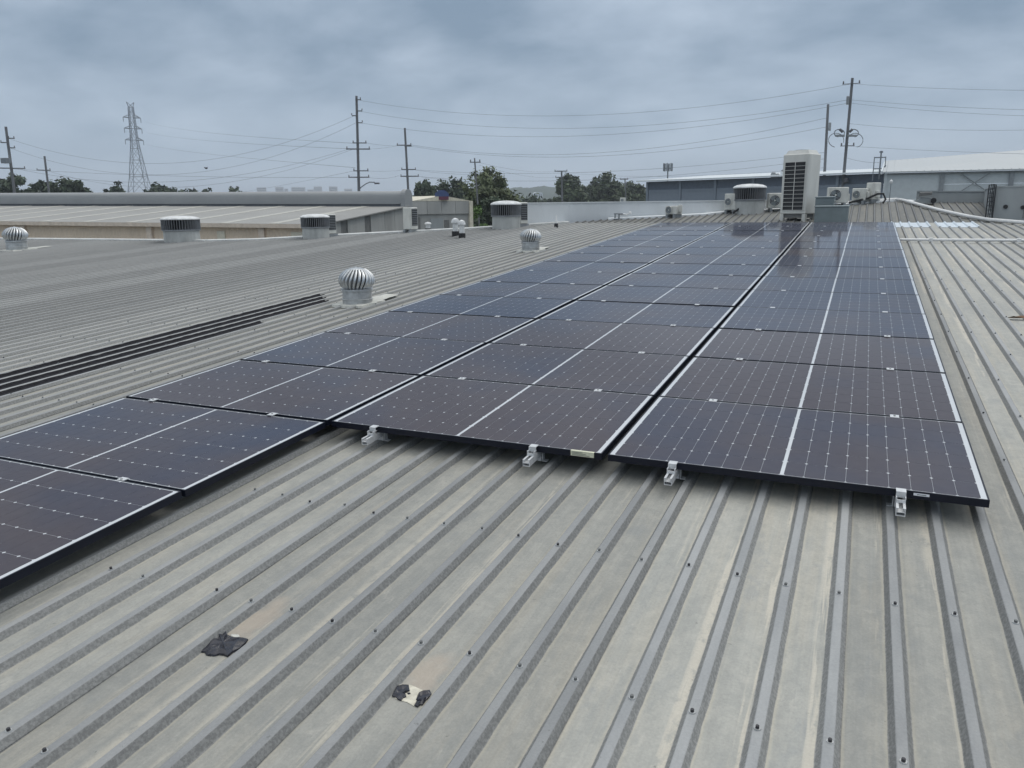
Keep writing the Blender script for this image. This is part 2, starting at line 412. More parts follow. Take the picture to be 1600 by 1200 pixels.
hill(1300, 1000, 1900, [302, 304, 306, 305, 307, 306], 'hills', 'faint wooded rise behind the grey warehouses')

# ------------------------------------------------------------------ the factory and its roof
fac = thing('factory_building', 'low factory with a weathered grey ribbed metal roof carrying the solar array', 'building', (0, 0, 0))
P = .1905; PH = 4.578 % P
EDGE_MAIN = [(-40, 11.85), (-10.8, 11.75), (-9.52, 12.15), (-8.0, 13.44), (-6.66, 14.45), (-5.26, 15.49), (-3.96, 16.85), (-3.1, 17.79), (40, 17.79)]
EDGE_FAR = [(-3.1, 17.82), (-2.10, 18.52), (.48, 19.52), (1.12, 20.15), (2.57, 20.6), (4.09, 21.75), (5.59, 22.72), (6.05, 22.35), (40, 22.0)]
RH = .027
PROF = [(-.033, 0), (-.0305, .0015), (-.0165, RH-.002), (-.0135, RH), (0, RH+.0004), (.0135, RH), (.0165, RH-.002), (.0305, .0015), (.033, 0)]
def sheet(u0, nribs, vstart, vend, frame, hb, vstep):
    """one roll-formed sheet: ribs at u0 + k*P; its last rib laps over the neighbour's first one"""
    b = MB(); b.uv = []
    prof = []
    for k in range(nribs+1):
        ur = u0+k*P; lap = .0016 if k == nribs else 0
        for (du, h) in PROF:
            if k == nribs and du > .0306: continue
            prof.append((ur+du, h+lap, du))
        if k == nribs: prof.append((ur+.0325, .0045, .0305))
        if k < nribs:
            for t in (.05, P/2-.0001, P/2+.0001, .14): prof.append((ur+t, 0, t if t < P/2 else t-P))
    vm = max(vend(u) for u, _, _ in prof); nv = max(2, int((vm-vstart)/vstep)); m_ = len(prof)
    for j in range(nv+1):
        for i, (u, h, du) in enumerate(prof):
            ve = vend(u); v = vstart+(ve-vstart)*j/nv
            w = .0016*noise.noise(Vector((u*7, v*1.3, 0))) if h == 0 and .04 < abs(du) else .0005*noise.noise(Vector((u*5, v*2, 4)))
            b.v.append(tuple(frame(u+.003*noise.noise(Vector((u*.9, v*.55, 8))), v, hb+h+w))); b.uv.append((du, v))
    for j in range(nv):
        for i in range(m_-1): b.f.append((j*m_+i, j*m_+i+1, (j+1)*m_+i+1, (j+1)*m_+i))
    return b
k = 0
u = PH-P*round(25/P)
while u < 13:
    def ve(x): return poly_interp(EDGE_MAIN, x)
    near = -7 < u < 9
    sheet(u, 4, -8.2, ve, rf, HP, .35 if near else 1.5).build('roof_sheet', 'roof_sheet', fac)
    if u > -3.2:
        def vf(x): return max(KV+.02, poly_interp(EDGE_FAR, x))
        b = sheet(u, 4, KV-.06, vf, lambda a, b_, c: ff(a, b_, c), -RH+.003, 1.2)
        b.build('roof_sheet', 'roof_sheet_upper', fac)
    u += 4*P
# outer walls of the factory following the roof edge
ring = [rf(-24.9, -8.2, HP-.05), rf(-24.9, 11.75, HP-.05)]+[rf(a, b, HP-.05) for a, b in EDGE_MAIN[1:8]]+[ff(a, b, -.08) for a, b in EDGE_FAR[1:8]]+[ff(12.6, 22.0, -.08), rf(12.6, 17.8, HP-.05), rf(12.6, -8.2, HP-.05)]
b = MB(); n_ = len(ring)
b.add(ring+[Vector((p.x, p.y, GZ)) for p in ring], [(i, (i+1) % n_, n_+(i+1) % n_, n_+i) for i in range(n_)])
b.build('wall', 'concrete', fac)
# ridge and edge flashings
def strip(pts, w, t, name, m, parent, updir=Vector((0, 0, 1))):
    b = MB(); vs = []
    for i, p in enumerate(pts):
        d = (pts[min(i+1, len(pts)-1)]-pts[max(i-1, 0)]).normalized(); s = d.cross(updir).normalized()*w/2
        vs += [p-s, p-s*.3+updir*t*1.6, p+s*.3+updir*t*1.6, p+s, p+s-updir*.06, p-s-updir*.06]
    n = 6
    fs = [(i*n+j, i*n+(j+1) % n, i*n+n+(j+1) % n, i*n+n+j) for i in range(len(pts)-1) for j in range(n)]
    fs += [tuple(range(n-1, -1, -1)), tuple((len(pts)-1)*n+j for j in range(n))]
    b.add(vs, fs); return b.build(name, m, parent)
strip([rf(u, 11.78, HR+.012) for u in (-24.9, -18, -14, -10.8)], .30, .012, 'ridge_capping', 'flashing', fac)
strip([rf(a, b+.02, HR+.012) for a, b in EDGE_MAIN[1:8]], .26, .014, 'edge_flashing', 'flashing', fac)
strip([ff(a, b, .012) for a, b in EDGE_FAR[1:8]], .24, .014, 'edge_flashing', 'flash_bright', fac)
# roof screws: too small to pick apart singly
def in_array(u, v): return (-.02 < u < 5.38 and -.05 < v < 16.2) or (-.02 < u < 1.79 and v > -3.5 and v < 0)
hd = MB(); hg = MB(); ws = MB()
for k in range(-40, 30):
    u = PH+round(4.5/P)*P+k*P
    for j in range(-7, 15):
        v = -.845+j*.865
        if in_array(u, v) or math.hypot(u-4.7, v+3.8) > 13 or v > poly_interp(EDGE_MAIN, u)-.3: continue
        if random.random() < .05: continue
        du, dv = random.uniform(-.005, .005), random.uniform(-.018, .018); z = HP+RH
        c = rf(u+du, v+dv, 0)
        def hexa(r, h0, h1, n):
            a0 = random.random()*6
            lo = [rf(u+du+r*math.cos(a0+6.2832*i/n), v+dv+r*math.sin(a0+6.2832*i/n), h0) for i in range(n)]
            hi = [rf(u+du+r*.9*math.cos(a0+6.2832*i/n), v+dv+r*.9*math.sin(a0+6.2832*i/n), h1) for i in range(n)]
            return lo+hi, [tuple(range(n, 2*n))]+[(i, (i+1) % n, n+(i+1) % n, n+i) for i in range(n)]
        ws.add(*hexa(.0115, z, z+.0035, 8)); (hd if random.random() < .45 else hg).add(*hexa(.0062, z+.003, z+.012, 6))
o = hd.build('screw_heads', 'screw_dark', fac); o['kind'] = 'stuff'
o = hg.build('screw_heads', 'screw_grey', fac); o['kind'] = 'stuff'
o = ws.build('screw_washers', 'screw_washer', fac); o['kind'] = 'stuff'
# translucent sheet set into the roof below the kink
for k in range(2):
    u0 = 5.42+k*.80
    u0 = PH+round((u0-PH)/P)*P
    o = sheet(u0, 4, 16.35, lambda x: 18.0 if False else 17.74, rf, HP+.006, .7).build('skylight_sheet', 'skylight', fac)
    o['label'] = 'pale translucent roof sheet at the far end of the panels'

# ------------------------------------------------------------------ solar panels
PW, PD, PT = 1.762, 1.134, .035
GAPX, PYR = .0322, 1.156
def frame_mesh():
    b = MB(); lip = .0075
    b.box(0, PW, 0, lip, -PT, .0015); b.box(0, PW, PD-lip, PD, -PT, .0015)
    b.box(0, lip, lip, PD-lip, -PT, .0014); b.box(PW-lip, PW, lip, PD-lip, -PT, .0014)
    return b.mesh('frame', 'frame_black')
FRM = frame_mesh()
b = MB(); b.add([(.0075, .0075, 0), (PW-.0075, .0075, 0), (PW-.0075, PD-.0075, 0), (.0075, PD-.0075, 0), (.0075, .0075, -.006), (PW-.0075, .0075, -.006), (PW-.0075, PD-.0075, -.006), (.0075, PD-.0075, -.006)], [(0, 1, 2, 3), (7, 6, 5, 4)])
BACK = b.mesh('backsheet', 'backsheet')
CW, CD = .0922, .1829; CG = .0012; CGY = .0017
MX = .0235; CMID = .017            # white margins at the short ends and in the middle
def cell_pos():
    r = []
    for i in range(18):
        x = PW/2 + (CMID/2+(i-9)*(CW+CG)+CG/2 if i >= 9 else -CMID/2-(9-i)*(CW+CG)+CG/2)
        for j in range(6):
            y = PD/2+(j-3)*(CD+CGY)+CGY/2; r.append((x, y))
    return r
CP = cell_pos()
ch = .0075
OCT = [(ch, 0), (CW-ch, 0), (CW, ch), (CW, CD-ch), (CW-ch, CD), (ch, CD), (0, CD-ch), (0, ch)]
b = MB(); b.add([(x, y, .0005) for x, y in OCT]+[(x, y, -.0004) for x, y in OCT], [tuple(range(8))]+[(8+i, 8+(i+1) % 8, (i+1) % 8, i) for i in range(8)])
CELL = b.mesh('cell', 'cell')
b = MB()
for (x, y) in CP: b.add([(x+a, y+c, .0005) for a, c in OCT], [tuple(range(8))])
CELLS = b.mesh('cells', 'cell')
# busbar ribbons: hair-thin lines across the cells
ORD = ['first', 'second', 'third', 'fourth', 'fifth', 'sixth', 'seventh', 'eighth', 'ninth', 'tenth', 'eleventh', 'twelfth', 'thirteenth', 'fourteenth', 'fifteenth', 'sixteenth']
COLN = ['vent-side column', 'middle column', 'conduit-side column']
panels = {}
for c in range(3):
    r0 = -2 if c == 0 else 0
    for r in range(r0, 14):
        u, v = c*(PW+GAPX), r*PYR+.011
        lab = 'black solar panel in the %s, %s row from the air conditioner end' % (COLN[c], ORD[13-r])
        t = thing('solar_panel', lab, 'solar panel', rf(u+random.uniform(-.002, .002), v, random.uniform(-.0015, .0015)),
                  (TH+R(random.uniform(-.16, .16)), R(random.uniform(-.10, .10)), 0), 'solar panels of the roof array')
        panels[c, r] = t
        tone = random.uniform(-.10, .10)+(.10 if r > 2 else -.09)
        put('frame', FRM, t); put('backsheet', BACK, t)
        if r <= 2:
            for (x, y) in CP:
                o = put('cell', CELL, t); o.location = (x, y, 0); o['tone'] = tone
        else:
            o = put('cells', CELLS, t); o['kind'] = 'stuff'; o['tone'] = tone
# maker's sticker hanging over the front edge and a small white tag
t = panels[1, 0]
b = MB(); b.box(1.588, 1.720, -.0065, .008, .0016, .0030); b.box(1.588, 1.720, -.0085, -.0065, -.026, .0030)
st = b.build('sticker', 'sticker', t); st['label'] = 'cream paper label on the front edge of the panel'
for k in range(3):
    b = MB(); b.box(1.596, 1.695-.02*k, -.0092, -.0085, -.021+.0075*k, -.0185+.0075*k); b.build('printed_line', 'ink', st)
t = panels[2, 0]
b = MB(); b.box(1.46, 1.525, -.0018, -.0002, -.018, -.006); o = b.build('sticker', 'sticker_white', t); o['label'] = 'small white tag on the frame beside the clamp'
b = MB(); b.box(1.474, 1.512, -.0024, -.0018, -.014, -.0105); b.build('printed_line', 'ink', o)

# rails with clamps
def rail_channel(v0, v1):
    b = MB(); w = .020; t = .0035
    b.box(-w, w, v0, v1, -.075, -.071); b.box(-w, -w+t, v0, v1, -.071, -.0365); b.box(w-t, w, v0, v1, -.071, -.0365)
    b.box(-w+t, -w+.011, v0, v1, -.0400, -.0365); b.box(w-.011, w-t, v0, v1, -.0400, -.0365); b.box(-w+t, w-t, v0, v1, -.058, -.0555)
    return b
b = MB(); b.box(-.024, .024, -.026, .026, .002, .006); b.box(-.012, .012, -.009, .009, -.036, .002); MIDC = b.mesh('mid_clamp', 'aluminium')
b = MB(); b.lathe([(.0065, .006), (.0065, .011), (.005, .013)], 8); BOLT = b.mesh('bolt', 'zinc')
b = MB()
b.box(-.021, .021, -.034, .009, .0025, .0065); b.box(-.021, .021, -.034, -.030, -.018, .0025); b.box(-.021, -.017, -.060, -.034, -.037, -.012)
b.box(.017, .021, -.060, -.034, -.037, -.012); b.box(-.017, .017, -.034, -.010, -.022, -.018); b.box(-.017, .017, -.062, -.058, -.037, -.022)
ENDC = b.mesh('end_clamp', 'aluminium')
b = MB(); b.box(.024, .0275, -.016, .016, -.106, -.050); b.box(.0275, .052, -.016, .016, -.106, -.1025); FOOT = b.mesh('foot', 'aluminium')
b = MB(); b.box(-.02, .02, -.02, .02, -.104, -.0755); SPACER = b.mesh('rail_spacer', 'aluminium')
RAILS = [(0, .28), (0, 1.335), (1, .325), (1, 1.372), (2, .353), (2, 1.408)]
RL = ['long aluminium rail under the outer edge of the spinning-vent-side panel column', 'long aluminium rail under the inner half of the spinning-vent-side panel column',
      'aluminium rail under the middle panel column, its end beside the inside corner', 'aluminium rail under the middle panel column, beside the cream paper label',
      'aluminium rail under the conduit-side panel column, next to the middle column', 'aluminium rail under the conduit-side panel column, beside the small white tag']
for i, (c, du) in enumerate(RAILS):
    u = c*(PW+GAPX)+du; r0 = -2 if c == 0 else 0
    v0 = r0*PYR-.115
    t = thing('mounting_rail', RL[i], 'mounting rail', rf(u, 0, 0), ROOFROT, 'rails carrying the solar panels')
    rail_channel(v0, 14*PYR+.03).build('rail', 'aluminium', t)
    o = put('end_clamp', ENDC, t); o.location = (0, r0*PYR+.011, 0)
    for r in range(r0+1, 14):
        o = put('mid_clamp', MIDC, t); o.location = (0, r*PYR, 0)
        if r < 4: q = put('bolt', BOLT, o)
    nf = int((14*PYR-v0)/1.5)
    for j in range(nf):
        o = put('foot', FOOT, t); o.location = (0, r0*PYR+.075+j*1.5, 0)
        if i == 5: o.scale = (-1, 1, 1)
        o = put('rail_spacer', SPACER, t); o.location = (0, r0*PYR+.075+j*1.5, 0)

# ------------------------------------------------------------------ things lying on the roof
def blob(cx, cy, rx, ry, n, jag, seed, rot=0):
    rr = random.Random(seed); pts = []
    for i in range(n):
        a = 2*math.pi*i/n; k = 1+rr.uniform(-jag, jag)
        x, y = rx*k*math.cos(a), ry*k*math.sin(a)
        pts.append((cx+x*math.cos(rot)-y*math.sin(rot), cy+x*math.sin(rot)+y*math.cos(rot)))
    return pts
def film(pts, name, m, parent, h0=.003, h1=.012, seed=0):
    """crumpled film: outline with a raised uneven middle"""
    b = MB(); n = len(pts); cx = sum(p[0] for p in pts)/n; cy = sum(p[1] for p in pts)/n
    rr = random.Random(seed); vs = []
    rings = [(1, 0), (.97, .5), (.7, 1), (.4, .7)]
    for s, hh in rings:
        for x, y in pts: vs.append((cx+(x-cx)*s, cy+(y-cy)*s, h0*.3+(h0+rr.random()*h1)*hh))
    vs.append((cx, cy, h0+h1*.5)); fs = []
    for j in range(3):
        for i in range(n): fs.append((j*n+i, j*n+(i+1) % n, j*n+n+(i+1) % n, j*n+n+i))
    fs += [(3*n+i, 3*n+(i+1) % n, 4*n) for i in range(n)]
    b.add(vs, fs); return b.build(name, m, parent)
t = thing('sealant_patch', 'torn black sealant patch stuck in a roof pan in front of the panels', 'sealant patch', PATCH1+Vector((0, 0, .001)), ROOFROT)
def traced(pts, ox, oy, sc, origin):
    r = []
    for x, y in pts:
        p = on_roof(ox+x/sc, oy+y/sc, HP+.006); u0, v0 = to_rf(origin); u1, v1 = to_rf(p); r.append((u1-u0, v1-v0))
    return r[::-1]
film(traced([(455, 672), (478, 640), (492, 588), (515, 552), (545, 540), (560, 556), (588, 545), (612, 540), (618, 560), (640, 572), (662, 578), (690, 585), (722, 588), (752, 592), (735, 618), (700, 650), (655, 675), (622, 702), (600, 692), (570, 688), (540, 696), (512, 694), (488, 690), (478, 672)], 200, 850, 4, PATCH1), 'film', 'film_black', t, .004, .011, 3)
film(traced([(640, 560), (690, 562), (700, 575), (672, 584), (645, 576)], 200, 850, 4, PATCH1), 'residue', 'sealant_white', t, .003, .002, 2)
t = thing('sealant_patch', 'broken sealant remains, two black flakes on pale residue in a roof pan', 'sealant patch', PATCH2+Vector((0, 0, .001)), ROOFROT)
film(traced([(838, 412), (880, 405), (940, 402), (985, 415), (1060, 448), (1105, 468), (1075, 515), (1045, 560), (1005, 612), (965, 590), (935, 572), (890, 562), (850, 550), (818, 535)], 480, 1000, 6, PATCH2), 'residue', 'residue', t, .001, .002, 4)
film(traced([(793, 520), (812, 470), (840, 425), (895, 415), (952, 415), (962, 472), (935, 485), (918, 492), (930, 528), (900, 540), (882, 562), (850, 552), (828, 532)], 480, 1000, 6, PATCH2), 'flake', 'film_black', t, .004, .006, 6)
film(traced([(1048, 488), (1085, 468), (1150, 465), (1166, 495), (1140, 535), (1112, 560), (1082, 602), (1058, 600), (1036, 622), (1002, 608), (1012, 588), (1042, 574), (1018, 552), (1030, 520)], 480, 1000, 6, PATCH2), 'flake', 'film_black', t, .004, .006, 8)
film(traced([(935, 490), (965, 488), (970, 500), (945, 505)], 480, 1000, 6, PATCH2), 'flake', 'film_black', t, .003, .003, 9)
# black bitumen painted in the pans between three ribs
for k, (dv0, dv1) in enumerate([(-6, 4.95), (-6, 4.75), (-6, 4.55), (-6, 3.1)]):
    ub = PH+P*round((-2.06-PH)/P)+k*P
    b = MB(); n = 260; vs = []
    for i in range(n+1):
        v = dv0+(dv1-dv0)*i/n
        e0 = .004*noise.noise(Vector((v*9, k*9, 0)))+.003*noise.noise(Vector((v*37, k*3, 0)))
        e1 = .005*noise.noise(Vector((v*8, k*9+4, 0)))+.003*noise.noise(Vector((v*33, k, 0)))
        q0 = min(1, max(.1, .86+e0*60)); q1 = min(1, max(.05, (.80 if k < 3 else .0)+e1*60))
        fade = min(1, (dv1-v)/.5); wob = .02*noise.noise(Vector((v*5, 2, k)))
        h = HP+.0035
        lo = ub+.0335; hi = ub+P-.0335 if k < 3 else ub+.085+wob*1.6
        if k < 3 and fade < 1: hi -= .07*(1-fade)*(1+wob*20)
        vs += [rf(lo-.0165*q0, v, h+(RH-.003)*q0), rf(lo, v, h), rf(max(hi, lo+.01), v, h), rf(hi+(.0165*q1 if k < 3 else .006), v, h+((RH-.003)*q1 if k < 3 else -.002))]
    fs = [(i*4+j, i*4+j+1, i*4+5+j, i*4+4+j) for i in range(n) for j in range(3)]
    b.add(vs, fs); o = b.build('bitumen_strip', 'bitumen')
    tag(o, ['black bitumen strip in a roof pan, the one farthest from the panels', 'black bitumen strip in a roof pan, second of the four from the panels-far side', 'black bitumen strip in a roof pan, third of the four, nearer the panels', 'narrow ragged bitumen strip beside the three wide ones'][k], 'bitumen strip', 'bitumen strips leading to the spinning vent')

# turbine vents
def turbine(px, py, headw, label, proto=[None]):
    p = on_roof(px, py, HR); s = headw*mpp(p)/.44
    if proto[0] is None:
        t = thing('turbine_vent', label, 'roof vent', p, (0, 0, 0), 'spinning turbine vents on the ribbed roof'); proto[0] = t
        b = MB(); b.lathe([(.185, -.05), (.185, .045), (.190, .05), (.190, .058), (.183, .062), (.180, .15), (.188, .155), (.188, .17), (.178, .175)], 32); b.build('throat', 'zinc', t, True)
        b = MB(); b.lathe([(.170, .165), (.195, .172), (.195, .190), (.170, .196)], 32); b.build('bottom_ring', 'vane_metal', t, True)
        b = MB(); b.lathe([(.10, .185), (.12, .3), (.10, .42), (.02, .45)], 20); b.build('core', 'dark_inside', t, True)
        b = MB(); b.lathe([(.105, .444), (.10, .452), (.06, .466), (.018, .470), (.015, .478), (.002, .480)], 24); b.build('cap', 'vane_metal', t, True)
        b = MB(); nseg = 12; vs = []
        for i in range(nseg+1):
            f = i/nseg; z = .188+(.452-.188)*f
            ph = -1.05+ (1.05+1.33)*f
            r = .035+.187*math.cos(ph*.80) if ph < 0 else .035+.187*math.cos(ph)**.62
            tw = -.33*f
            for (da, dr) in ((.035, -.030), (-.04, .0), (-.12, .002), (-.185, -.014)):
                a = da-tw; vs.append(((r+dr)*math.cos(a), (r+dr)*math.sin(a), z))
        b.add(vs, [(i*4+j, i*4+4+j, i*4+5+j, i*4+j+1) for i in range(nseg) for j in range(3)])
        VANE = b.mesh('vane', 'vane_metal', True)
        for i in range(24):
            o = put('vane', VANE, t); o.rotation_euler = (0, 0, 2*math.pi*i/24)
        # sealed tray: lumpy white sealant and upstand flashing over the ribs
        b = MB(); n = 40; vs = []
        for ring_, hh in ((1.0, -.024), (.97, .006), (.6, .010), (.42, .012)):
            for i in range(n):
                a = 2*math.pi*i/n; x, y = math.cos(a), math.sin(a); k = 1/max(abs(x), abs(y))**.75
                jj = 1+.26*noise.noise(Vector((x*4.5, y*4.5, 2)))
                X, Y = .235*x*k*ring_*jj, .27*y*k*ring_*jj
                wv = .010*noise.noise(Vector((X*18, Y*5, 1))) if hh > 0 else 0
                vs.append((X, Y, hh+wv+Y*math.tan(TH)))
        fs = [(j*n+i, j*n+(i+1) % n, j*n+n+(i+1) % n, j*n+n+i) for j in range(3) for i in range(n)]
        b.add(vs, fs); b.build('tray', 'sealant_white', t, True)
        b = MB(); n = 10; vs = []
        for i in range(n+1):
            y = .20+.48*i/n; w = .17-.07*(i/n)+.03*noise.noise(Vector((i*.7, 2, 2)))
            for x in (-w, -w*.5, w*.45, w): vs.append((x+.02, y, .004+.006*noise.noise(Vector((x*30, y*5, 3)))+y*math.tan(TH)))
        b.add(vs, [(i*4+j, i*4+j+1, i*4+5+j, i*4+4+j) for i in range(n) for j in range(3)])
        b.build('flashing', 'sealant_white', t, True)
    else:
        t = copy_tree(proto[0]); t.location = p; t['label'] = label
    t.rotation_euler = (0, 0, R(random.uniform(-6, 6))); t.scale = (s, s, s*.93)
    return t
turbine(559, 473, 55, 'silver spinning turbine vent at the end of the black bitumen strips')
turbine(829, 391, 33, 'silver spinning turbine vent close to the far half of the array')
turbine(27, 390, 35, 'silver spinning turbine vent on the ridge side in front of the beige wall')

# drum vents with louvred band
def drum(px, py, w, htot, label):
    p = on_roof(px, py, HR) if px < 900 else None
    if p is None:
        u, v = 1.66, 19.95; p = ff(u, v, 0)
    k = mpp(p); r = w*k/2; H = htot*k
    t = thing('drum_vent', label, 'roof vent', p, (0, 0, 0), 'round louvred drum vents along the roof edge')
    b = MB(); b.lathe([(r*.93, -.25), (r*.93, H*.40), (r*.90, H*.42)], 36); b.build('base_wall', 'drum_wall', t, True)
    b = MB(); b.lathe([(r*.80, H*.38), (r*.80, H*.88)], 24); b.build('core', 'dark_inside', t, True)
    b = MB(); b.lathe([(r*.93, H*.40), (r*1.0, H*.41), (r*1.0, H*.45), (r*.93, H*.455)], 36); b.build('lower_ring', 'drum_fin', t, True)
    b = MB(); a = .066; vs = [(r*.86, -.004, H*.44), (r*1.0, r*a*.55, H*.44), (r*1.0, r*a*.55, H*.85), (r*.86, -.004, H*.85)]
    b.prism([Vector(x) for x in vs], (-.004, .008, 0)); FIN = b.mesh('louvre', 'drum_fin')
    for i in range(44):
        o = put('louvre', FIN, t); o.rotation_euler = (0, 0, 2*math.pi*i/44)
    b = MB(); b.lathe([(r*1.0, H*.84), (r*1.03, H*.845), (r*1.03, H*.88), (r*.98, H*.91), (r*.8, H*.955), (r*.5, H*.985), (r*.05, H)], 36); b.build('cap', 'drum_cap', t, True)
    return t
drum(285, 376, 57, 38, 'round louvred drum vent standing alone before the beige wall')
drum(494, 371, 44, 36, 'round louvred drum vent at the corner of the beige wall')
drum(791, 355.5, 47, 41, 'round louvred drum vent at the start of the white parapet')
drum(1182, 332, 49, 43, 'round louvred drum vent between the two small air conditioners')

# split air conditioners
def ac(p, w, h, d, yaw, label, fan=True, top=None, side_dark=False):
    t = thing('air_conditioner', label, 'air conditioner', p, (0, 0, yaw))
    b = MB(); b.box(-w/2, w/2, -d/2, d/2, .06, h, .015); b.build('casing', 'ac_white', t)
    for sx in (-1, 1):
        b = MB(); b.box(sx*w*.33-.03, sx*w*.33+.03, -d*.6, d*.6, -.05, .058); b.build('foot', 'steel_grey', t)
    if fan:
        r = min(h*.38, w*.30); cx = -w*.16; cz = .06+(h-.06)*.5
        b = MB(); b.lathe([(r, 0), (r, .012)], 28); o = b.build('fan_opening', 'ac_dark', t); o.location = (cx, -d/2-.001, cz); o.rotation_euler = (R(90), 0, 0)
        for rr in (.98, .74, .5):
            b = MB(); b.lathe([(r*rr-.008, 0), (r*rr+.008, 0), (r*rr+.008, .014), (r*rr-.008, .014), (r*rr-.008, 0)], 28, cap=False); q = b.build('guard_ring', 'ac_white' if rr > .9 else 'steel_grey', o); q.location = (0, 0, .013)
        b = MB(); b.lathe([(r*.16, .013), (r*.16, .03), (r*.1, .035)], 14); b.build('hub', 'ac_white', o)
        for i in range(3):
            b = MB(); b.prism([Vector((r*.15, -.02, .0125)), Vector((r*.92, -.10*r/.25, .0125)), Vector((r*.95, .16*r/.25, .0125)), Vector((r*.15, .05, .0125))], (0, 0, .006)); q = b.build('fan_blade', 'cabinet', o); q.rotation_euler = (0, 0, i*2.0944)
    if not side_dark:
        b = MB(); b.box(w*.5, w*.5+.06, -d*.2, d*.25, .12, .32, .01); b.build('service_cover', 'ac_white', t)
    if side_dark:
        b = MB(); b.box(w/2+.001, w/2+.008, -d*.40, d*.40, .16, h*.94); g_ = b.build('coil_panel', 'ac_dark', t)
        for i in range(9):
            b = MB(); b.box(w/2+.008, w/2+.014, -d*.40, d*.40, .16+(h*.94-.16)*(i+.5)/9-.006, .16+(h*.94-.16)*(i+.5)/9+.006); b.build('bar', 'steel_grey', g_)
    return t
def yaw_to_cam(p, off=0): return math.atan2(p.y-CAMP.y, p.x-CAMP.x)-math.pi/2+off
def acpx(px, py, wpx, hpx, label, off=0, d=.32, behind=0, far=None, **k):
    p = on_roof(px, py, HR) if far is None else ff(far[0], far[1], .01)
    s = mpp(p)
    return ac(p, wpx*s, hpx*s, d, yaw_to_cam(p, R(off)), label, **k)
p = on_roof(643, 361)
acpx(642, 362, 15, 37, 'tall white air conditioner with dark side coil by the concrete gable', -32, .34, fan=False, side_dark=True)
acpx(517, 369, 9, 34, 'slim air conditioner standing right behind a drum vent at the beige corner', -45, .30, fan=False, side_dark=True)
acpx(816, 353, 9, 36, 'slim air conditioner behind the drum vent at the white parapet', -45, .30, fan=False, side_dark=True)
acpx(1056, 337, 20, 16, 'small white air conditioner low against the white parapet', -35, .3, far=(-.28, 18.95))
acpx(1152, 330, 19, 28, 'beige air conditioner beside the drum vent with a pipe leaning on it', -25, .3, far=(1.20, 19.9))
acpx(1215, 328, 28, 26, 'white air conditioner with round fan beside the tall cooling tower unit', 10, .3, far=(2.38, 20.3))
acpx(1305, 322, 29, 27, 'white air conditioner with round fan behind the grey-green cabinets', 12, .3, far=(3.95, 21.45))
acpx(1343, 318, 20, 22, 'low white air conditioner at the roof apex', -15, .3, far=(4.55, 22.0))
acpx(1358, 318, 13, 29, 'upright cream air conditioner at the roof apex', -35, .35, far=(4.90, 22.25), fan=False)

# tall VRF unit
p = ff(3.13, 18.35, .0)
s = mpp(p)
t = thing('condensing_unit', 'tall beige condensing unit with black grille at the end of the array', 'air conditioner', p, (0, 0, yaw_to_cam(p, R(-27))))
w, d, z0, z1 = 42*s, 38*s, .13, 97*s
b = MB(); b.box(-w/2, w/2, -d/2, d/2, z0, z1, .02); b.build('casing', 'ac_casing', t)
b = MB(); zt = z1+.095; vs = [Vector((-w*.44, 0, z1+.001)), Vector((w*.44, 0, z1+.001)), Vector((w*.36, 0, zt)), Vector((-w*.36, 0, zt))]
lo = [(-w*.45, -d*.42, z1), (w*.45, -d*.42, z1), (w*.45, d*.42, z1), (-w*.45, d*.42, z1)]; hi = [(x*.84, y*.84, zt) for x, y, _ in lo]
b.add(lo+hi, [(0, 1, 5, 4), (1, 2, 6, 5), (2, 3, 7, 6), (3, 0, 4, 7), (4, 5, 6, 7)]); sh = b.build('fan_shroud', 'ac_casing', t)
b = MB(); b.lathe([(d*.30, zt+.001), (d*.30, zt+.012), (d*.27, zt+.012), (d*.27, zt+.002)], 24, cap=False); b.build('fan_ring', 'steel_grey', sh)
gx0, gx1, gz0, gz1 = -w*.40, w*.40, z0+.10, z1-.20
b = MB(); b.box(gx0, gx1, -d/2-.004, -d/2+.01, gz0, gz1); gr = b.build('grille', 'ac_dark', t)
for i in range(13):
    z = gz0+(gz1-gz0)*i/12
    b = MB(); b.box(gx0-.004, gx1+.004, -d/2-.016, -d/2-.0045, z-.0045, z+.0045); b.build('grille_bar', 'ac_casing', gr)
for i in range(3):
    x = gx0+(gx1-gx0)*i/2
    b = MB(); b.box(x-.008, x+.008, -d/2-.019, -d/2-.0165, gz0, gz1); b.build('grille_upright', 'ac_casing', gr)
for sx in (-1, 1):
    for sy in (-1, 1):
        b = MB(); b.box(sx*(w/2-.05)-.045, sx*(w/2-.05)+.045, sy*(d/2-.05)-.05, sy*(d/2-.05)+.05, -.10, z0-.001); b.build('leg', 'ac_casing', t)
b = MB(); b.box(-w*.42, w*.42, -d*.42, d*.42, .03, z0-.002); b.build('base_tray', 'concrete_dark', t)
# grey-green cabinets beside it
p = rf(3.98, 17.35, HR); s = mpp(p)
t = thing('equipment_cabinet', 'low grey-green metal cabinet beside the tall condensing unit', 'cabinet', p, (TH, 0, yaw_to_cam(p, R(-4))))
b = MB(); b.box(-.38, .38, -.18, .18, -.05, .40, .012); b.build('body', 'cabinet', t)
b = MB(); b.box(-.395, .395, -.195, .195, .401, .415); b.build('lid', 'cabinet', t)
p = ff(3.78, 17.95, 0)
t = thing('equipment_cabinet', 'small grey-green metal cabinet behind the low one', 'cabinet', p, (TH, 0, yaw_to_cam(p, R(-4))))
b = MB(); b.box(-.22, .22, -.15, .15, -.05, .58, .012); b.build('body', 'cabinet', t)
b = MB(); b.box(-.235, .235, -.165, .165, .581, .60); b.build('lid', 'cabinet', t)

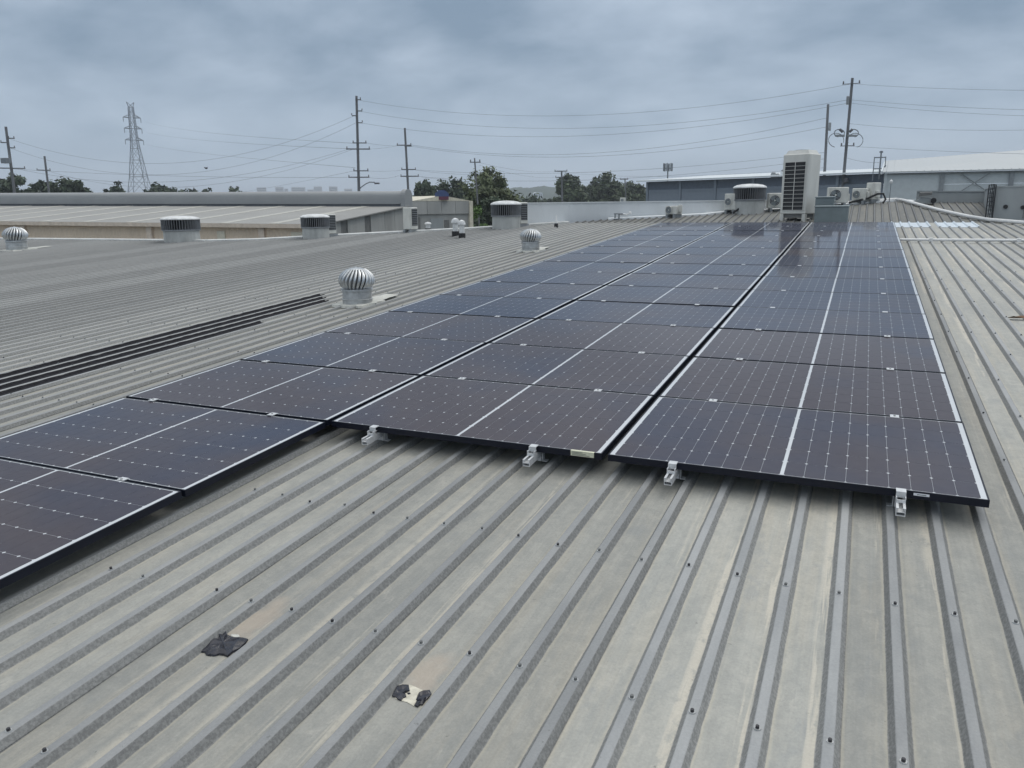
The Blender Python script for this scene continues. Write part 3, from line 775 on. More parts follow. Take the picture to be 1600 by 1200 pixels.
# small vent pipes and fittings
def cowl(px, py, w, h, label, m='drum_cap', far=None):
    p = on_roof(px, py, HR) if far is None else ff(far[0], far[1], 0); k = mpp(p); r = w*k/2; H = h*k
    t = thing('pipe_vent', label, 'pipe vent', p, (0, 0, 0), 'small capped vent pipes by the roof edge')
    b = MB(); b.lathe([(r*.9, -.06), (r*.9, H*.22), (r*.75, H*.25)], 16); b.build('collar', 'dark_inside', t, True)
    b = MB(); b.lathe([(r*.68, H*.2), (r*.68, H*.72)], 16); b.build('pipe', m, t, True)
    b = MB(); b.lathe([(r*.72, H*.70), (r, H*.72), (r, H*.80), (r*.75, H*.93), (r*.1, H)], 18); b.build('cap', m, t, True)
cowl(712, 368, 13, 27, 'white capped vent pipe behind its twin near the concrete buildings')
cowl(722, 371, 12, 27, 'white capped vent pipe in front of its twin near the concrete buildings')
cowl(669, 360, 11, 13, 'short white vent pipe at the roof edge beside the tall air conditioner')
# slender white cone with dark foot
p = on_roof(869, 354); k = mpp(p)
t = thing('vent_cone', 'slender white cone with a black foot before the white parapet', 'vent cone', p)
b = MB(); b.lathe([(3.2*k, -.04), (3.2*k, 3*k), (2.4*k, 5*k)], 14); b.build('foot', 'dark_inside', t, True)
b = MB(); b.lathe([(2.0*k, 4.5*k), (1.5*k, 10*k), (.8*k, 14*k), (.6*k, 18*k)], 14); b.build('cone', 'pipe_white', t, True)
# pipe support stand
p = on_roof(967, 344); k = mpp(p)
t = thing('pipe_stand', 'small metal stand with pipe ends before the white parapet', 'pipe stand', p, (0, 0, yaw_to_cam(p)))
for x in (-6, 0):
    b = MB(); b.box(x*k-.02, x*k+.02, -.02, .02, -.05, 9*k); b.build('post', 'steel_grey', t)
b = MB(); b.box(-8*k, 6*k, -.035, .035, 9*k+.001, 10.4*k); b.build('beam', 'drum_fin', t)
b = MB(); b.box(-8*k, 3*k, -.10, .10, -.03, 1.5*k); b.build('base', 'dark_inside', t)
b = MB(); b.tube([(2*k, 0, 8*k), (8*k, .02, 9*k), (12*k, .0, 8*k), (16*k, 0, 10*k)], 1.3*k, 8); b.build('pipe', 'pipe_white', t)
b = MB(); b.lathe([(2.3*k, 9*k), (2.3*k, 12*k), (1*k, 13*k)], 12, c=(17*k, 0)); b.build('pipe_cap', 'pipe_white', t)
# leaning offcut by the drum vent
p = ff(1.28, 19.55, .03)
b = MB(); b.tube([p, p+Vector((.22, .1, .16))], .03, 6); tag(b.build('pipe_offcut', 'dark_inside'), 'dark pipe offcut leaning between beige air conditioner and drum vent', 'pipe')
# conduit across the ribs
b = MB(); b.tube([rf(u, 12.88+.01*math.sin(u), HR+.028) for u in (5.30, 6, 7, 8, 9, 10, 11, 12.4)], .027, 10)
t = thing('conduit', 'straight white conduit running across the ribs from the panel edge', 'conduit', rf(5.2, 12.88, HR))
o = b.build('pipe', 'pipe_white', t); o.matrix_parent_inverse = Matrix.Translation(t.location).inverted()
for u in (5.9, 7.3, 8.7, 10.1):
    b = MB(); b.box(u-.03, u+.03, 12.835, 12.925, 0, .062); b.v = [tuple(rf(x, y, HR+z)) for x, y, z in b.v]
    o = b.build('saddle', 'pipe_white', t); o.matrix_parent_inverse = Matrix.Translation(t.location).inverted()
pp = [(4.2, 21.85), (5.0, 22.35), (5.55, 22.6), (5.72, 22.3), (5.93, 21.6), (6.2, 20.7), (6.51, 19.72), (6.79, 19.0), (7.03, 18.4), (7.4, 17.75), (7.96, 16.85), (8.8, 16.1), (10, 15.4), (12.3, 14.6)]
b = MB(); b.tube([surf(a, c, .042) for a, c in pp], .042, 10); tag(b.build('drain_pipe', 'pipe_white'), 'long white pipe snaking down the roof from the apex', 'pipe')
# black hose loops at the apex
c0 = ff(5.02, 21.9, .03)
b = MB(); b.tube([c0+Vector((-.75, -.2, .0)), c0+Vector((-.5, -.1, .06)), c0+Vector((-.25, 0, .12)), c0+Vector((0, 0, .24)), c0+Vector((.15, .0, .24)), c0+Vector((.22, -.02, .08)), c0+Vector((.16, -.1, -.02))], .030, 8)
tag(b.build('hose', 'dark_inside'), 'black hose looping beside the cream air conditioner at the apex', 'hose')
# thin mast with white ball
p = ff(5.35, 22.2, 0)
t = thing('lightning_mast', 'thin mast with a small white ball at the apex', 'mast', p)
b = MB(); b.lathe([(.012, -.05), (.009, .55)], 8); b.build('rod', 'galv_steel', t)
b = MB(); b.lathe([(.01, .53), (.035, .55), (.045, .585), (.035, .62), (.005, .64)], 12); b.build('ball', 'pipe_white', t, True)
# dry leaf on the roof
p = on_roof(1590, 498, HP+.012)
b = MB(); b.add([(-.10, 0, .005), (-.04, -.035, .03), (.05, -.03, .012), (.12, 0, .02), (.04, .035, .03), (-.05, .03, .01), (0, 0, .006)], [(0, 1, 6), (1, 2, 6), (2, 3, 6), (3, 4, 6), (4, 5, 6), (5, 0, 6)])
o = b.build('palm_husk', 'leaf_brown'); o.location = p; tag(o, 'dry brown curled leaf lying among the ribs', 'dry leaf')

# ------------------------------------------------------------------ parapets
def parapet(name, pts, tops, th, m, label, cat='parapet', cap=None):
    """wall along base points with given top heights (world z)"""
    t = thing(name, label, cat, pts[0])
    inv = Matrix.Translation(t.location).inverted()
    b = MB(); vs = []
    for i, p in enumerate(pts):
        d = (pts[min(i+1, len(pts)-1)]-pts[max(i-1, 0)]); d.z = 0; d.normalize(); s = Vector((-d.y, d.x, 0))
        q = p+s*th
        vs += [Vector((p.x, p.y, p.z-.3)), Vector((p.x, p.y, tops[i])), Vector((q.x, q.y, tops[i])), Vector((q.x, q.y, p.z-.8))]
    n = len(pts)
    fs = [(i*4+j, i*4+j+1, i*4+5+j, i*4+4+j) for i in range(n-1) for j in range(3)]+[(3, 2, 1, 0), ((n-1)*4, (n-1)*4+1, (n-1)*4+2, (n-1)*4+3)]
    b.add(vs, fs); o = b.build('wall', m, t); o.matrix_parent_inverse = inv
    b = MB(); vs = []
    for i, p in enumerate(pts):
        d = (pts[min(i+1, len(pts)-1)]-pts[max(i-1, 0)]); d.z = 0; d.normalize(); s = Vector((-d.y, d.x, 0))
        z = tops[i]
        for a, h in ((-.025, .003), (-.025, .035), (th+.025, .035), (th+.025, .003)): vs.append(Vector((p.x, p.y, 0))+s*a+Vector((0, 0, z+h)))
    fs = [(i*4+j, i*4+(j+1) % 4, i*4+4+(j+1) % 4, i*4+4+j) for i in range(n-1) for j in range(4)]+[(3, 2, 1, 0), ((n-1)*4, (n-1)*4+1, (n-1)*4+2, (n-1)*4+3)]
    b.add(vs, fs); o = b.build('coping', cap or m, t); o.matrix_parent_inverse = inv
    return t
wp = [(-4.1, 16.72), (-3.96, 16.9), (-3.1, 17.9), (-2.10, 18.6), (-.8, 19.1), (.48, 19.6), (1.12, 20.22), (2.57, 20.7), (3.2, 21.1)]
pts = [surf(a, c+.10, -.05) for a, c in wp]
def px_of(p):
    d = p-CAMP; z = d.dot(FWD); return 800+FPX*d.dot(RIGHT)/z, 600+FPX*d.dot(DOWN)/z
tops = []
for p in pts:
    x, y = px_of(p); yt = 318.5+(x-825)*(-4.0/325); D = dist(p); tops.append(at(x, yt, D).z)
parapet('parapet_wall', pts, tops, .18, 'parapet_white', 'long whitewashed parapet wall behind the drum vent and array', cap='parapet_white')
pts = [ff(6.05, 22.25, -.05), ff(6.9, 22.1, -.05), ff(8.0, 21.95, -.05)]
parapet('parapet_wall', pts, [at(px_of(p)[0], 300-.006*i, dist(p)).z for i, p in enumerate(pts)], .18, 'parapet_grey', 'grey rendered parapet behind the long white pipe')
# plant enclosure on the right
c0 = surf(7.45, 17.95, -.05); c1 = surf(9.5, 17.80, -.05); c2 = surf(12.4, 17.6, -.05)
zt = at(1545, 293.5, dist(c0)).z
pts = [surf(7.72, 21.9, -.05), c0, c1, c2]
t = parapet('plant_enclosure_wall', pts, [zt]*4, .16, 'parapet_grey', 'pale grey enclosure wall with small holes beside the long white pipe', cat='wall')
inv = Matrix.Translation(t.location).inverted()
for (x, y, rpx) in ((1571, 323, 3.2), (1598, 324, 3.0)):
    D0 = dist(c0); q = c0+(c1-c0)*((x-1545)/ (px_of(c1)[0]-px_of(c0)[0])); q = at(x, y, dist(q)-.01)
    b = MB(); b.lathe([(rpx*mpp(q), 0), (rpx*mpp(q), .03)], 12); o = b.build('hole', 'dark_inside', t)
    o.matrix_parent_inverse = inv; o.location = q; o.rotation_euler = (R(90), 0, 0)
for k in range(1, 4):
    q = c0+(c1-c0)*(k/3.2)
    b = MB(); b.box(-.012, .012, -.008, .02, .1, zt-q.z-.03); o = b.build('panel_joint', 'concrete_dark', t); o.matrix_parent_inverse = inv; o.location = q
# cable ladder at its corner
t = thing('cable_ladder', 'dark cable ladder fixed upright to the enclosure corner', 'cable ladder', c0+Vector((-.05, -.08, .05)))
for x in (-.07, .07):
    b = MB(); b.box(x-.012, x+.012, -.02, .02, 0, zt-c0.z+.02); b.build('stile', 'ac_dark', t)
for i in range(9):
    b = MB(); b.box(-.057, .057, -.012, .012, .04+i*.095, .065+i*.095); b.build('rung', 'steel_grey', t)
for x in (-.03, .005, .035):
    b = MB(); b.tube([(x, -.03, -.05), (x+.01, -.03, .3), (x-.005, -.03, .6), (x, -.03, zt-c0.z+.03)], .014, 6); b.build('cable', 'ac_dark', t)
# roof extractor by the grey parapet
p = ff(6.25, 21.75, 0); k = mpp(p)
t = thing('roof_extractor', 'grey metal duct with square hood before the grey parapet', 'duct', p, (TH, 0, yaw_to_cam(p)))
b = MB(); b.prism([Vector((-18*k, -.1, 0)), Vector((14*k, -.1, 0)), Vector((10*k, -.1, 8*k)), Vector((-6*k, -.1, 9*k))], (0, .2, 0)); b.build('duct', 'parapet_grey', t)
b = MB(); b.prism([Vector((-9*k, -.16, 11*k)), Vector((9*k, -.16, 13*k)), Vector((9*k, -.16, 17*k)), Vector((-8*k, -.16, 17*k))], (0, .3, 0)); b.build('hood', 'concrete_dark', t)
b = MB(); b.lathe([(4*k, 0), (4*k, .12)], 16); o = b.build('outlet', 'ac_dark', t); o.location = (12*k, -.12, 5*k); o.rotation_euler = (R(90), 0, 0)

# ------------------------------------------------------------------ neighbouring buildings
def frame2(p0, p1):
    """axis along the facade (left to right) and away from us"""
    a = Vector((p1.x-p0.x, p1.y-p0.y, 0)); Ln = a.length; a.normalize(); return a, Vector((-a.y, a.x, 0)), Ln
# A: long beige shed with a barrel ridge monitor
p1 = at(500, 350.4, 31); p0 = at(0, 345.8, 41.5); ze = p1.z
a, bd, Ln = frame2(p0, p1); FALL = (p0.z-p1.z)/Ln      # the gutter falls a little
T = thing('beige_shed', 'long beige metal shed with grey roof and barrel ridge', 'building', Vector((p1.x, p1.y, GZ)))
inv = Matrix.Translation(T.location).inverted()
def bpt(s, w, z): q = p1+a*s+bd*w; return Vector((q.x, q.y, z-FALL*s if z > GZ+1 else z))
def bb(T_, inv_, f, s0, s1, w0, w1, z0, z1, name, m, parent=None):
    b = MB(); b.add([f(s, w, z) for z in (z0, z1) for w in (w0, w1) for s in (s0, s1)], [(0, 2, 3, 1), (4, 5, 7, 6), (0, 1, 5, 4), (2, 6, 7, 3), (0, 4, 6, 2), (1, 3, 7, 5)])
    o = b.build(name, m, parent or T_)
    o.matrix_parent_inverse = inv_ if parent is None else Matrix()
    if parent is not None: o.matrix_parent_inverse = parent.matrix_parent_inverse.inverted() @ inv_ if False else Matrix()
    return o
LW = 70; HW = 4.0
def px_of(p):
    d = p-CAMP; z = d.dot(FWD); return 800+FPX*d.dot(RIGHT)/z, 600+FPX*d.dot(DOWN)/z
while px_of(bpt(0, HW, ze))[0] < 636: HW += .02
Dr = dist(bpt(0, HW, ze)); zr_ = at(630, 321.5, Dr).z
bay = 5.6
# corrugated wall by bays; columns stand where the photograph shows them on the wall's plane
def s_at(px):
    d = ray(px, 360); tt = (p1-CAMP).dot(bd)/d.dot(bd); return (CAMP+d*tt-p1).dot(a)
stops = [0, s_at(410), s_at(235), s_at(38)]
while stops[-1] > -LW: stops.append(max(-LW, stops[-1]-(stops[2]-stops[3])))
for s, s2 in zip(stops, stops[1:]):
    b = MB(); n = int((s-s2)/.10); vs = []
    for i in range(n+1):
        x = s2+(s-s2)*i/n; off = .025*(i % 2)
        vs += [bpt(x, off, GZ), bpt(x, off, ze-.16)]
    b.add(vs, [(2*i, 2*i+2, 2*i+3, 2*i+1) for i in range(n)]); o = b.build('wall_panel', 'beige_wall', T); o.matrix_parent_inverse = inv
    bb(T, inv, bpt, s2-.13, s2+.13, -.10, .06, GZ, ze-.17, 'column', 'beige_trim')
bb(T, inv, bpt, s_at(455), -.02, -.05, .03, GZ, ze-.30, 'cream_panel', 'cream')
bb(T, inv, bpt, s_at(340), s_at(352), -.06, .03, GZ, ze-.30, 'cream_panel', 'cream')
bb(T, inv, bpt, -LW, .15, -.22, -.03, ze-.15, ze, 'gutter', 'beige_trim')
# roof sheets between pale strips
sw = 1.9; s = .15; i = 0
while s > -LW:
    s2 = s-(sw if i % 2 == 0 else .38)
    b = MB(); h = .012 if i % 2 else 0
    b.add([bpt(s, -.15, ze+.01+h), bpt(s2, -.15, ze+.01+h), bpt(s2, HW, zr_+h), bpt(s, HW, zr_+h), bpt(s, -.15, ze-.03), bpt(s2, -.15, ze-.03), bpt(s2, HW, zr_-.05), bpt(s, HW, zr_-.05)], [(0, 3, 2, 1), (0, 1, 5, 4), (0, 4, 7, 3), (1, 2, 6, 5)])
    o = b.build('roof_sheet', 'grey_roof' if i % 2 == 0 else 'pale_strip', T); o.matrix_parent_inverse = inv; s = s2; i += 1
bb(T, inv, bpt, -LW, -.02, HW, HW+.3, GZ, zr_-.1, 'rear_wall', 'concrete')
# gable wall in concrete panels
gx = [HW*f_ for f_ in (0, .2, .27, .46, .53, .7, .83, 1)]
for i in range(len(gx)-1):
    w0, w1 = gx[i]+.012, gx[i+1]-.012
    def zt_(w): return ze+(zr_-ze)*min(w, 2*HW-w)/HW-.06
    b = MB(); dp = .05 if i in (1, 3) else 0
    b.prism([bpt(-dp, w0, GZ), bpt(-dp, w1, GZ), bpt(-dp, w1, zt_(w1)), bpt(-dp, w0, zt_(w0))], -a*.15); o = b.build('gable_panel', 'concrete_dark' if i in (1, 3) else 'concrete', T); o.matrix_parent_inverse = inv
# barrel monitor
mh = at(630, 298.5, Dr).z-zr_; mw = .34
def arch(s, grow=0):
    pr = [bpt(s, HW-mw-grow, zr_-.08)]+[bpt(s, HW-(mw+grow)*math.cos(math.pi*i/14), zr_+.30+(mh-.30+grow)*math.sin(math.pi*i/14)**.6) for i in range(15)]+[bpt(s, HW+mw+grow, zr_-.08)]
    return pr
b = MB(); A0, A1 = arch(-LW), arch(-.1); n = len(A0); b.add(A0+A1, [(i, i+1, n+i+1, n+i) for i in range(n-1)]); o = b.build('ridge_monitor', 'monitor', T, True); o.matrix_parent_inverse = inv
b = MB(); b.prism(arch(-.1, .085), a*.22); o = b.build('monitor_end', 'monitor', T); o.matrix_parent_inverse = inv
bb(T, inv, bpt, -LW, -.12, HW-mw-.06, HW-mw+.02, zr_-.10, zr_+.075, 'louvre_slot', 'monitor_dark')
bb(T, inv, bpt, -LW, -.12, HW-mw-.10, HW-mw+.02, zr_+.078, zr_+.13, 'slot_trim', 'monitor')

# B: concrete building with low gable
q0 = at(647, 314, 47); q1 = at(735, 314, 49.5)
a2, b2, L2 = frame2(q0, q1)
zc = at(690, 314.5, 48.2).z
T2 = thing('concrete_building', 'grey concrete panel building with low pale gable roof', 'building', Vector((q0.x, q0.y, GZ)))
inv2 = Matrix.Translation(T2.location).inverted()
def b2p(s, w, z): q = q0+a2*s+b2*w; return Vector((q.x, q.y, z))
bb(T2, inv2, b2p, -.3, L2, .0, 9, GZ, zc-.75, 'lower_wall', 'concrete')
n = 4
for i in range(n):
    bb(T2, inv2, b2p, -.2+(L2+.0)*i/n+.012, -.2+L2*(i+1)/n-.012, -.10, 8.9, zc-.745, zc, 'wall_panel', 'concrete')
bb(T2, inv2, b2p, L2-.19, L2+.08, -.14, 9, GZ, zc+.01, 'corner_pier', 'cream')
for (s, wd_, z0_, z1_) in ((.25, .12, -2.2, -.9), (1.1, .95, -2.3, -1.0), (2.15, .35, -2.4, -1.1)):
    bb(T2, inv2, b2p, s, s+wd_, -.03, .02, zc+z0_, zc+z1_, 'opening' if wd_ < .5 else 'shutter', 'concrete_dark' if wd_ < .5 else 'parapet_grey')
b = MB(); pk = L2*.48; hz_ = .33
b.add([b2p(-.3, -.1, zc+.012), b2p(pk, -.1, zc+hz_), b2p(L2+.05, -.1, zc+.012), b2p(-.3, 9, zc+.012), b2p(pk, 9, zc+hz_), b2p(L2+.05, 9, zc+.012)], [(0, 2, 1), (0, 1, 4, 3), (1, 2, 5, 4), (3, 4, 5)])
o = b.build('roof', 'cream', T2); o.matrix_parent_inverse = inv2
# sign box on its roof
p = at(691, 311, 47.9); k = mpp(p)
t = thing('roof_sign', 'small gabled blue and maroon sign box on the concrete building', 'sign', p, (0, 0, yaw_to_cam(p)))
b = MB(); b.prism([Vector((-11*k, 0, 4*k)), Vector((11*k, 0, 4*k)), Vector((10*k, 0, 9*k)), Vector((4*k, 0, 13.5*k)), Vector((-5*k, 0, 13.5*k)), Vector((-11*k, 0, 9*k))], (0, .4, 0)); b.build('upper_panel', 'sign_blue', t)
b = MB(); b.box(-10*k, 10*k, .01, .38, -1*k, 3.95*k); b.build('lower_panel', 'sign_maroon', t)

# C: blue grey shed with white roof edge
zE = at(1012, 284, 62).z
p0 = at_z(1012, 284, zE); pe = at_z(1384, 270.5, zE)
a3, b3, L3 = frame2(p0, pe)
T3 = thing('blue_grey_shed', 'blue-grey panelled shed with thin white roof edge', 'building', Vector((p0.x, p0.y, GZ)))
inv3 = Matrix.Translation(T3.location).inverted()
def b3p(s, w, z): q = p0+a3*s+b3*w; return Vector((q.x, q.y, z))
nb = max(4, round(L3/ (55*62/FPX*1.0)))
for i in range(nb):
    s0, s1 = L3*i/nb, L3*(i+1)/nb
    bb(T3, inv3, b3p, s0+.11, s1-.11, 0, .1, GZ, zE-.62, 'wall_panel', 'blue_wall')
    bb(T3, inv3, b3p, s0+.02, s1-.02, .03, .12, zE-.615, zE-.01, 'upper_band', 'blue_band')
    bb(T3, inv3, b3p, s0-.09, s0+.09, -.06, .1, GZ, zE-.02, 'column', 'blue_wall')
    bb(T3, inv3, b3p, s0+.12, s1-.12, -.03, -.002, zE-.80, zE-.66, 'girt', 'blue_wall')
bb(T3, inv3, b3p, 0, .1, .12, 14, GZ, zE-.02, 'end_wall', 'blue_wall')
b = MB(); b.add([b3p(-.7, -.5, zE), b3p(L3+.2, -.5, zE), b3p(L3+.2, 10, zE+.62), b3p(-.7, 10, zE+.62), b3p(-.7, -.5, zE+.09), b3p(L3+.2, -.5, zE+.09), b3p(L3+.2, 10, zE+.71), b3p(-.7, 10, zE+.71)], [(3, 2, 1, 0), (4, 5, 6, 7), (0, 1, 5, 4), (1, 2, 6, 5), (3, 0, 4, 7), (2, 3, 7, 6)])
o = b.build('roof', 'white_roof', T3); o.matrix_parent_inverse = inv3
def on_shed(px, py, w): q = at(px, py, 60); return q
# antenna cluster on the shed
p = at(1043, 281, 66); k = mpp(p)
t = thing('antenna_mast', 'cluster of panel antennas on a short mast above the blue-grey shed', 'antenna', p, (0, 0, yaw_to_cam(p)))
b = MB(); b.lathe([(.06, -1.2), (.05, 22*k)], 8); b.build('mast', 'galv_steel', t)
for i in range(6):
    an = i*math.pi/3+.3; x, y = 6.5*k*math.cos(an), 6.5*k*math.sin(an)
    b = MB(); b.box(x-1.3*k, x+1.3*k, y-1.0*k, y+1.0*k, 13*k, 25*k, .02); b.build('antenna', 'galv_steel', t)
    b = MB(); b.tube([(0, 0, 17*k), (x, y, 17*k)], .03, 5); b.build('bracket', 'galv_steel', t)
# rooftop units on the shed
for (px, py, w_, h_, m_, lab) in ((1208, 275, 8, 9, 'steel_grey', 'small dark rooftop unit with domed top on the blue-grey shed'), (1214.5, 275, 7, 7, 'steel_grey', 'small low rooftop unit on the blue-grey shed'), (1226, 275, 14, 13, 'white_roof', 'pale rooftop box on the blue-grey shed')):
    p = at(px, py+4, 58); k = mpp(p)
    t = thing('rooftop_unit', lab, 'rooftop unit', p, (0, 0, yaw_to_cam(p)))
    b = MB(); b.box(-w_*k/2, w_*k/2, -.3, .3, -.3, h_*k*.8, .03); b.build('body', m_, t)
    b = MB(); b.lathe([(w_*k*.42, h_*k*.8), (w_*k*.42, h_*k*.95), (w_*k*.2, h_*k*1.1)], 12); b.build('cowl', 'galv_steel', t)

# D: pale warehouse on the right
zF = at(1384, 270.5, 46).z
p0 = at_z(1384, 270.5, zF); pe = at_z(1600, 265.8, zF)
a4, b4, L4 = frame2(p0, pe); b4 = ray(1396, 300); b4.z = 0; b4.normalize()
zqL = at(1388, 251, dist(p0)+12).z-zF; zqR = at(1600, 236, dist(pe)+12).z-zF
T4 = thing('pale_warehouse', 'large pale warehouse with open braced eave and light roof', 'building', Vector((p0.x, p0.y, GZ)))
inv4 = Matrix.Translation(T4.location).inverted()
def b4p(s, w, z): q = p0+a4*s+b4*w; return Vector((q.x, q.y, z))
LX = L4*2.6; kk = L4/216; zqR = zqL+(zqR-zqL)*2.6
bb(T4, inv4, b4p, 0, 92*kk, 0, .12, GZ, zF-.02, 'wall_panel', 'pale_wall')
for (s0, s1) in ((92, 199), (199, 320), (320, 430)):
    for (za, zb) in ((-5.5, -1.35), (-1.33, -.62), (-.60, -.04)):
        bb(T4, inv4, b4p, s0*kk+.05, s1*kk-.05, .05, .15, zF+za, zF+zb, 'wall_panel', 'pale_wall')
for s0 in (92, 199, 320, 430):
    bb(T4, inv4, b4p, s0*kk-.10, s0*kk+.10, -.08, .05, GZ, zF-.03, 'column', 'steel_grey')
for (sa, sb) in ((118, 168), (168, 118)):
    b = MB(); b.tube([b4p(sa*kk, -.05-.04*(sa > sb), zF-.04), b4p(sb*kk, -.05-.04*(sa > sb), zF-1.08)], .026, 6); o = b.build('brace', 'steel_grey', T4); o.matrix_parent_inverse = inv4
bb(T4, inv4, b4p, 0, LX, -.06, .2, zF-.10, zF-.01, 'eave_beam', 'steel_grey')
bb(T4, inv4, b4p, -.05, .08, -.1, 13, GZ, zF-.01, 'end_wall', 'pale_wall')
# mono-pitch roof rising away along the wall
zt0 = .78; zt1 = 1.15
b = MB(); b.add([b4p(-.15, -.25, zF), b4p(LX, -.25, zF), b4p(LX, 12, zF+zqR-.1), b4p(-.15, 12, zF+zqL-.1), b4p(-.15, -.25, zF+.06), b4p(LX, -.25, zF+.06), b4p(LX, 12, zF+zqR), b4p(-.15, 12, zF+zqL)], [(3, 2, 1, 0), (4, 5, 6, 7), (0, 1, 5, 4), (1, 2, 6, 5), (3, 0, 4, 7), (2, 3, 7, 6)])
o = b.build('roof', 'pale_roof', T4); o.matrix_parent_inverse = inv4
b = MB(); b.prism([b4p(-.16, -.28, zF-.06), b4p(-.16, 0, zF-.06), b4p(-.16, 12, zF+zqL-.12), b4p(-.16, 12, zF+zqL+.03), b4p(-.16, -.28, zF+.09)], -a4*.08); o = b.build('barge_board', 'white_roof', T4); o.matrix_parent_inverse = inv4
n = 46
b = MB()
for i in range(n):
    s = LX*i/n; b.add([b4p(s, -.24, zF+.062), b4p(s+.05, -.24, zF+.062), b4p(s+.05, 12, zF+zqL+.003+(zqR-zqL)*s/LX), b4p(s, 12, zF+zqL+.003+(zqR-zqL)*s/LX), b4p(s+.025, -.24, zF+.09), b4p(s+.025, 12, zF+zqL+.03+(zqR-zqL)*s/LX)], [(0, 4, 5, 3), (4, 1, 2, 5), (0, 1, 4)])
o = b.build('roof_ribs', 'pale_roof', T4); o['kind'] = 'stuff'; o.matrix_parent_inverse = inv4
# roof access frame where the two sheds meet
p = at(1374, 271, 50); k = mpp(p)
t = thing('access_frame', 'steel ladder cage and mast at the corner between the two sheds', 'ladder', p, (0, 0, yaw_to_cam(p)))
for x in (-9, 7):
    b = MB(); b.box(x*k-.025, x*k+.025, -.03, .03, -.4, 25*k); b.build('post', 'galv_steel', t)
for z in (7, 24):
    b = MB(); b.box(-9*k, 7*k, -.05, -.031, z*k-.03, z*k+.03); b.build('rail', 'galv_steel', t)
b = MB(); b.box(-.04, .04, -.02, .02, -.3, 34*k); b.build('mast', 'galv_steel', t)
b = MB(); b.box(-2.5*k, 2.5*k, -.08, .08, 31*k, 33.5*k); b.build('head', 'galv_steel', t)
b = MB(); b.tube([(1*k, 0, 2*k), (8*k, 0, 12*k)], .05, 6); b.build('strut', 'galv_steel', t)

# far apartment blocks
for i, (x0, x1, y) in enumerate([(401, 416, 293), (430, 443, 292), (444, 450, 295), (455, 477, 292.5), (480, 490, 296), (490, 503, 291.5), (514, 527, 291.5), (538, 550, 295)]):
    D = 1480+50*(i % 3); pa, pb = at(x0, y, D), at(x1, y, D); w = (pb-pa).length; k = mpp(pa)
    t = thing('apartment_block', ['pale distant apartment block, the first one beyond the barrel roof', 'pale distant apartment block with a lower wing attached', 'low pale wing attached to a distant apartment block', 'wide pale distant apartment block on the horizon', 'lower pale distant block in a narrow gap', 'tall pale distant apartment block beside the low gap block', 'pale distant apartment block standing alone before the tall power pole', 'low pale distant block nearest the tall power pole'][i], 'building', Vector((pa.x, pa.y, GZ)), (0, 0, yaw_to_cam(pa)), 'far apartment blocks on the horizon')
    H = pa.z-GZ
    b = MB(); b.box(0, w, 0, 18, 0, H); b.build('wall', 'tower_pale', t)
    for r in range(int(H*.35/3.2), int(H/3.2)):
        b = MB(); b.box(w*.06, w*.94, -.12, -.01, r*3.2+1.1, r*3.2+2.4); b.build('window_band', 'tower_window', t)

# ------------------------------------------------------------------ trees
def tree(px, ytop, wpx, D, m, label, seed, leaves=2600, leaf=.34, lobes=9, ybase=None, squash=.85, group='trees beyond the roofs', name='tree', bot=None):
    rr = random.Random(seed); top = at(px, ytop, D); k = mpp(top)
    W = wpx*k*1.22; base = Vector((top.x, top.y, GZ)); Hh = top.z-GZ
    t = thing(name, label, 'tree', base, (0, 0, 0), group)
    cb = Hh*(.24 if bot is None else bot); ch_ = Hh-cb
    b = MB(); b.tube([(0, 0, -.3), (.1*rr.uniform(-1, 1), 0, cb*.6), (.25*rr.uniform(-1, 1), .2*rr.uniform(-1, 1), cb+ch_*.35)], .035*Hh**.95, 8, .012*Hh); tr = b.build('trunk', 'bark', t)
    cents = []
    for i in range(lobes+5):
        an = rr.uniform(0, 6.283); q = rr.random()**.5; f_ = rr.random()**.55; z = cb+ch_*(.10+.76*f_)-.10*W*q*f_
        r = W/2*.78*q*(1-.30*f_**3)*(.6+.4*min(1, f_*2))
        cents.append((r*math.cos(an), r*math.sin(an), z, W*rr.uniform(.17, .29)))
    cents.append((0, 0, Hh-W*.25, W*.27)); cents.append((0, 0, cb+ch_*.45, W*.34)); cents.append((0, 0, cb+ch_*.2, W*.32))
    for (x, y, z, r) in cents[:5]:
        b = MB(); b.tube([(0, 0, cb*.75), (x*.5, y*.5, (cb*.8+z)/2), (x, y, z)], .016*Hh, 6, .004*Hh); b.build('limb', 'bark', t)
    vs = []; fs = []
    tot = sum(c[3]**2 for c in cents)
    for (x, y, z, r) in cents:
        nsub = 9
        subs = []
        for q in range(nsub):
            d = Vector((rr.gauss(0, 1), rr.gauss(0, 1), rr.gauss(.25, .9))).normalized(); subs.append((Vector((x, y, z))+Vector((d.x*r, d.y*r, d.z*r*squash))*rr.uniform(.55, .98), r*rr.uniform(.28, .48)))
        for q in range(int(1.9*leaves*r*r/tot)):
            c, sr = rr.choice(subs); d = Vector((rr.gauss(0, 1), rr.gauss(0, 1), rr.gauss(0, 1))).normalized()
            p = c+d*sr*rr.random()**.45; l = leaf*rr.uniform(.6, 1.5)
            nn = (d+Vector((rr.gauss(0, .5), rr.gauss(0, .5), rr.gauss(.4, .5)))).normalized(); t1 = nn.orthogonal().normalized(); t1.rotate(Matrix.Rotation(rr.uniform(0, 6.28), 3, nn)); t2 = nn.cross(t1)
            o = len(vs); vs += [p-t1*l, p+t2*l*.45+nn*l*.1, p+t1*l, p-t2*l*.45]; fs.append((o, o+1, o+2, o+3))
    b = MB(); b.v = [tuple(v) for v in vs]; b.f = fs; o = b.build('crown', m, t)
    return t
